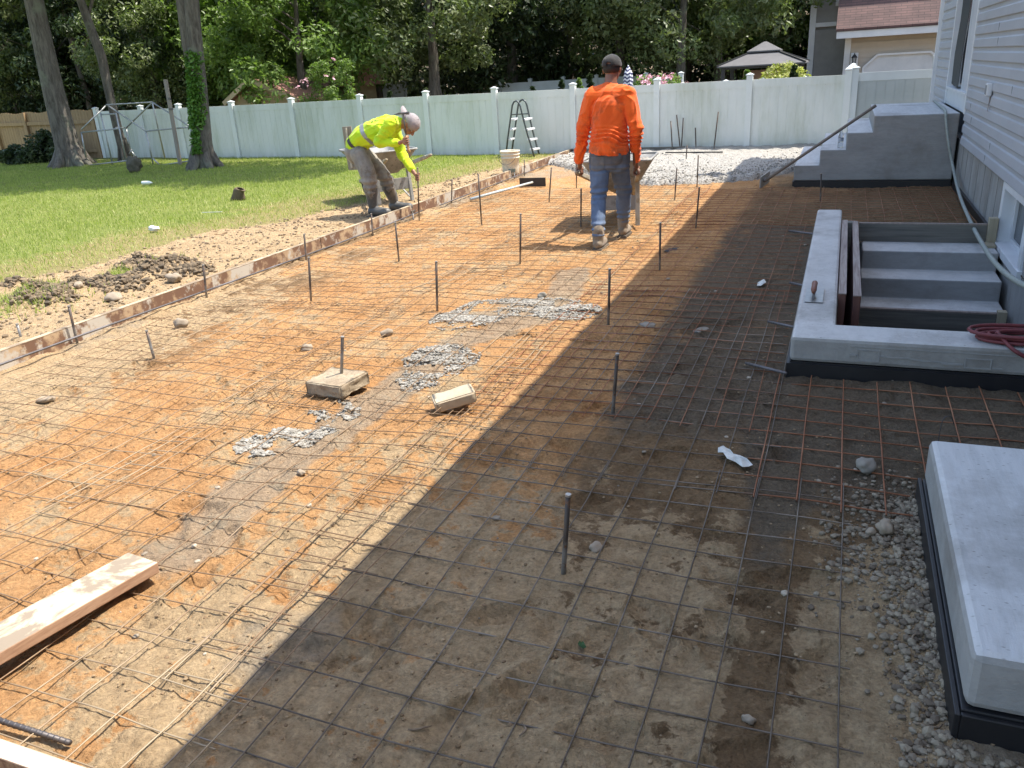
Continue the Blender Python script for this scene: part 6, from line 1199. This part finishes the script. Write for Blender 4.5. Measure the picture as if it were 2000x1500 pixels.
lp2 = spline([(.80, cY0 + .10, cz + .05), (.86, cY0 - .012, cz + .0), (.95, cY0 - .02, cz - .04), (1.10, cY0 - .02, cz - .055), (1.3, cY0 - .015, cz - .04)], 8); o = MB(lp2[0]).tube(lp2, .0095, 8).build("red_hose", rh_m, None, True); o.location = lp2[0]; tag(o, "single red hose loop sagging down the front face of the curb", "hose")
# plastic bottle on the second step
bpz = V((P(1641, 286, 11.5).x, 11.55, zt[1])); bo = thing("water_bottle", "clear plastic water bottle standing on the second landing step", "bottle", bpz); t = NT("clear plastic"); t.done((.85, .88, .9), .08); t.b.inputs['Transmission Weight'].default_value = .9; t.b.inputs['IOR'].default_value = 1.2; clp = t.m
MB().lathe([(0, .0), (.030, .0), (.033, .01), (.033, .06), (.031, .065), (.033, .07), (.033, .135), (.028, .165), (.013, .195), (.013, .205)], (0, 0, 0), 20).build("bottle_body", clp, bo, True); MB().lathe([(.0145, .206), (.0145, .222), (0, .223)], (0, 0, 0), 16).build("bottle_cap", white_v, bo); MB().lathe([(.0338, .08), (.0338, .125)], (0, 0, 0), 20).build("bottle_label", simple("bottle label", (.5, .55, .6), (.2, .25, .35), 60, .5), bo)
bt2 = G(288, 361, .10); bo2 = thing("water_bottle", "clear plastic bottle lying in the shaded grass left of the ivy covered oak", "bottle", bt2); Mr = Matrix(((0, 0, 1), (0, 1, 0), (-1, 0, 0)))
MB().lathe([(0, -.11), (.032, -.108), (.034, -.09), (.034, .04), (.028, .07), (.013, .10), (.013, .115), (0, .115)], (0, 0, .035), 16, Mr).build("bottle_body", simple("cloudy plastic", (.5, .56, .56), (.7, .74, .74), 30, .25, bump=.1), bo2, True)
# crumpled things
def crumple(name, c, dims, m, label, cat, seed, amp=.35, f=2.4):
    co = IV2 * (1 + amp * 2 * (vn3(IV2 + 7, f, seed) - .5)[:, None] + amp * .6 * (vn3(IV2 + 7, f * 3, seed) - .5)[:, None]) * np.array(dims); co[:, 2] -= co[:, 2].min(); o = fast_mesh(name, co, IF2.ravel(), 3, m, smooth=True); o.location = c; return tag(o, label, cat)
sackm = simple("brown sackcloth", (.13, .095, .055), (.07, .05, .032), 12, .9, bump=.5)
c = G(467, 390, .085); sk_ = thing("crumpled_sack", "crumpled dark brown sack standing open on the sunlit lawn", "sack", c); pr = []
rg = [[(-.17, -.06, 0), (.09, -.07, 0), (.12, .07, 0), (-.13, .07, 0)], [(-.09, -.055, .09), (.085, -.06, .09), (.10, .06, .09), (-.07, .06, .09)], [(-.06, -.04, .17), (.10, -.045, .15), (.12, .04, .16), (-.04, .05, .185)], [(-.02, -.02, .165), (.15, -.06, .125), (.16, .03, .13), (.0, .04, .175)]]
vs = sum(rg, []); fs = [(i * 4 + k, i * 4 + (k + 1) % 4, (i + 1) * 4 + (k + 1) % 4, (i + 1) * 4 + k) for i in range(3) for k in range(4)]; o = MB().add(vs, fs).build("sack_body", sackm, sk_, True); sb_ = o.modifiers.new("s", 'SUBSURF'); sb_.levels = sb_.render_levels = 2; so_ = o.modifiers.new("t", 'SOLIDIFY'); so_.thickness = .008
c = G(302, 452, .09); crumple("crumpled_paper", c, (.07, .045, .03), simple("white paper", (.75, .75, .74), (.6, .6, .6), 20, .7), "white crumpled paper lying on the grass left of centre", "paper", 3)
c = G(266, 338, .07); crumple("mossy_stump", c, (.16, .14, .17), simple("mossy stump bark", (.075, .07, .05), (.13, .115, .085), 14, .95, bump=.8, bscale=25, bdist=.02), "small mossy stump in the shaded lawn between the two oaks", "stump", 5, .3)
c = G(1428, 908, .01); mb = MB(c); r = random.Random(3)
def litter(label, pxs, name, m, lift=.012, cat="litter"):
    pts = [G(u, v, lift) for u, v in pxs]; c = sum(pts, V()) / len(pts); n_ = len(pts); c.z = zs(c.x, c.y) + lift; rr = random.Random(len(label)); vs = [V((0, 0, .012))] + [V((p.x - c.x, p.y - c.y, rr.uniform(-.002, .014))) for p in pts]; vs2 = [V((v.x * .5, v.y * .5, .004 + rr.random() * .016)) for v in vs[1:]]
    allv = vs + vs2; fs = [(0, 1 + n_ + i, 1 + n_ + (i + 1) % n_) for i in range(n_)] + [(1 + n_ + i, 1 + i, 1 + (i + 1) % n_, 1 + n_ + (i + 1) % n_) for i in range(n_)]
    o = MB().add(allv, fs).build(name, m, None, False); o.location = c; so_ = o.modifiers.new("t", 'SOLIDIFY'); so_.thickness = .0015; return tag(o, label, cat)
pp = simple("soiled white plastic", (.66, .66, .62), (.46, .46, .43), 25, .5, bump=.3)
litter("torn white plastic scrap in the shade left of the gravel", [(1402, 884), (1412, 877), (1420, 882), (1432, 893), (1446, 898), (1458, 905), (1470, 914), (1462, 916), (1450, 918), (1436, 906), (1420, 903), (1412, 893), (1402, 888)], "plastic_scrap", pp)
litter("small white plastic shred between the shaded wires left of the curb", [(1480, 550), (1492, 546), (1496, 553), (1486, 558), (1478, 560)], "plastic_scrap", pp)
litter("dark flat rag lying at the stake on the shade line", [(1296, 487), (1306, 481), (1326, 480), (1322, 486), (1308, 489), (1298, 489)], "rag", simple("dark rag", (.035, .038, .04)), cat="rag")
litter("green leaf fallen on tan soil near the bottom right", [(1128, 1243), (1133, 1241), (1142, 1247), (1145, 1255), (1138, 1253), (1131, 1250)], "fallen_leaf", simple("green leaf", (.05, .12, .035), (.04, .09, .03), 30, .6), .006, "leaf")
o = MB().bar(V((0, 0, .02)), V((.30, .03, .025)), .012, .006); c = G(395, 418, .12); tg_ = o.build("white_string", simple("white string", (.62, .63, .55))); tg_.location = c; tag(tg_, "thin white strip lying on the lawn right of the paper", "string")
stub = G(707, 378, .08)
# short scaffold of pipes at the left
pf = thing("pipe_frame", "bare metal pipe frame of a small canopy before the white fence at left", "frame", (-15.5, 15.5, .05)); pm2 = simple("galvanised pipe", (.40, .41, .41), (.26, .27, .27), 20, .4, .5)
Yn, Yb2 = 14.85, 16.0
def pp_(x, y, Y): return P(x / 4, y / 4, Y)
segs = [((785, 880, Yn), (880, 1285, Yn)), ((905, 880, Yn), (995, 1292, Yn)), ((785, 895, Yn), (905, 890, Yn)), ((1140, 1025, Yn), (1200, 1300, Yn)), ((1140, 1025, Yn), (1485, 993, Yn)), ((1485, 993, Yn), (1510, 1100, Yn)), ((1510, 1100, Yn), (1502, 1250, Yn)),
        ((635, 1035, Yn), (930, 1005, Yn)), ((635, 1035, Yn), (672, 1230, Yn)), ((830, 820, 15.4), (1190, 798, 15.4)), ((845, 825, 15.4), (1140, 1025, Yn)), ((825, 828, 15.4), (635, 1012, Yn)), ((1190, 798, 15.4), (1480, 985, Yn)), ((1190, 800, 15.4), (985, 1000, Yb2)), ((985, 1000, Yb2), (1030, 1228, Yb2)),
        ((1190, 802, 15.4), (1287, 1232, 15.9)), ((985, 1000, Yb2), (905, 998, Yn)), ((700, 1290, Yn), (1000, 1255, Yn)), ((1200, 1300, Yn), (1502, 1255, Yn)), ((1193, 1235, Yn), (1248, 1290, Yn)), ((1018, 1170, Yb2), (1060, 1225, Yb2)), ((1030, 1170, Yb2), (990, 1230, Yb2))]
for a, b in segs: MB(pf.location).tube([pp_(*a), pp_(*b)], .017, 8).build("pipe", pm2, pf, True)
wp = thing("wooden_post", "tall thin weathered wooden post standing in the pipe frame", "post", P(352, 320, 14.7)); MB(wp.location).bar(P(352, 321, 14.7), P(323, 155, 14.7), .075, .05, up=(0, 1, 0)).build("post", woodmat("grey post wood", (.30, .26, .22), (.2, .17, .145), 2), wp); MB(wp.location).box(P(334, 213, 14.66), (.1, .03, .04)).box(P(331, 193, 14.66), (.06, .03, .05)).build("bracket", steel_d, wp)

# ================================================================== SMALL DEBRIS
for lb_, a_, b_, r_ in (("dark bar stub lying across the wires at the near curb corner", (1456, 709), (1536, 729), .008), ("dark bar stub beside the middle of the curb", (1500, 628), (1556, 640), .008), ("dark bar stub left of the far curb end", (1543, 552), (1588, 562), .009), ("short dark bar stub near the far end of the curb", (1541, 451), (1590, 457), .009)):
    o = rebar("rebar_dowel", [G(*a_, .03), G(*b_, .045)], r_, steel_d, lb_, "rebar"); o["group"] = "bar stubs along the curb"
ub = G(1835, 857, .05); o = MB(ub).tube(spline([ub + V((0, .02, -.08)), ub + V((0, .02, .03)), ub + V((.01, .03, .085)), ub + V((.035, .04, .09)), ub + V((.055, .05, .05))], 5), .002, 6).build("bent_wire", steel_d, None, True); o.location = ub; tag(o, "bent tie wire sticking up behind the small concrete slab", "wire")
rr_ = random.Random(12); twm = simple("dry twig", (.16, .11, .07), (.28, .21, .14), 30, .9)
for i, (u, v, a, L_, lb_) in enumerate([(1795, 1075, 1.0, .09, "thin dry twig beside the grey gravel at the slab's left side"), (1792, 1240, 1.4, .10, "thin curved root on tan soil left of the near slab"), (1815, 1418, .5, .07, "short stick near the slab's lower corner"), (1020, 1430, 1.7, .05, "tiny pale stick on tan soil at the bottom centre"), (820, 1420, .2, .06, "small dry twig on soil at the bottom left of the shade"), (155, 1265, 1.5, .04, "tiny twig standing out under the loose plank's shadow")]):
    c = G(u, v, .0); c.z = zs(c.x, c.y) + .006; q_ = [V((-L_ / 2 + L_ * t, .012 * math.sin(t * 4 + i), .003 * math.sin(t * 6))) for t in (0, .25, .5, .75, 1)]; o = MB().tube(q_, [.0025, .003, .003, .0025, .001], 6).build("twig", twm, None, True); o.location = c; o.rotation_euler = (0, 0, a); tag(o, lb_, "twig", "twigs on the soil")
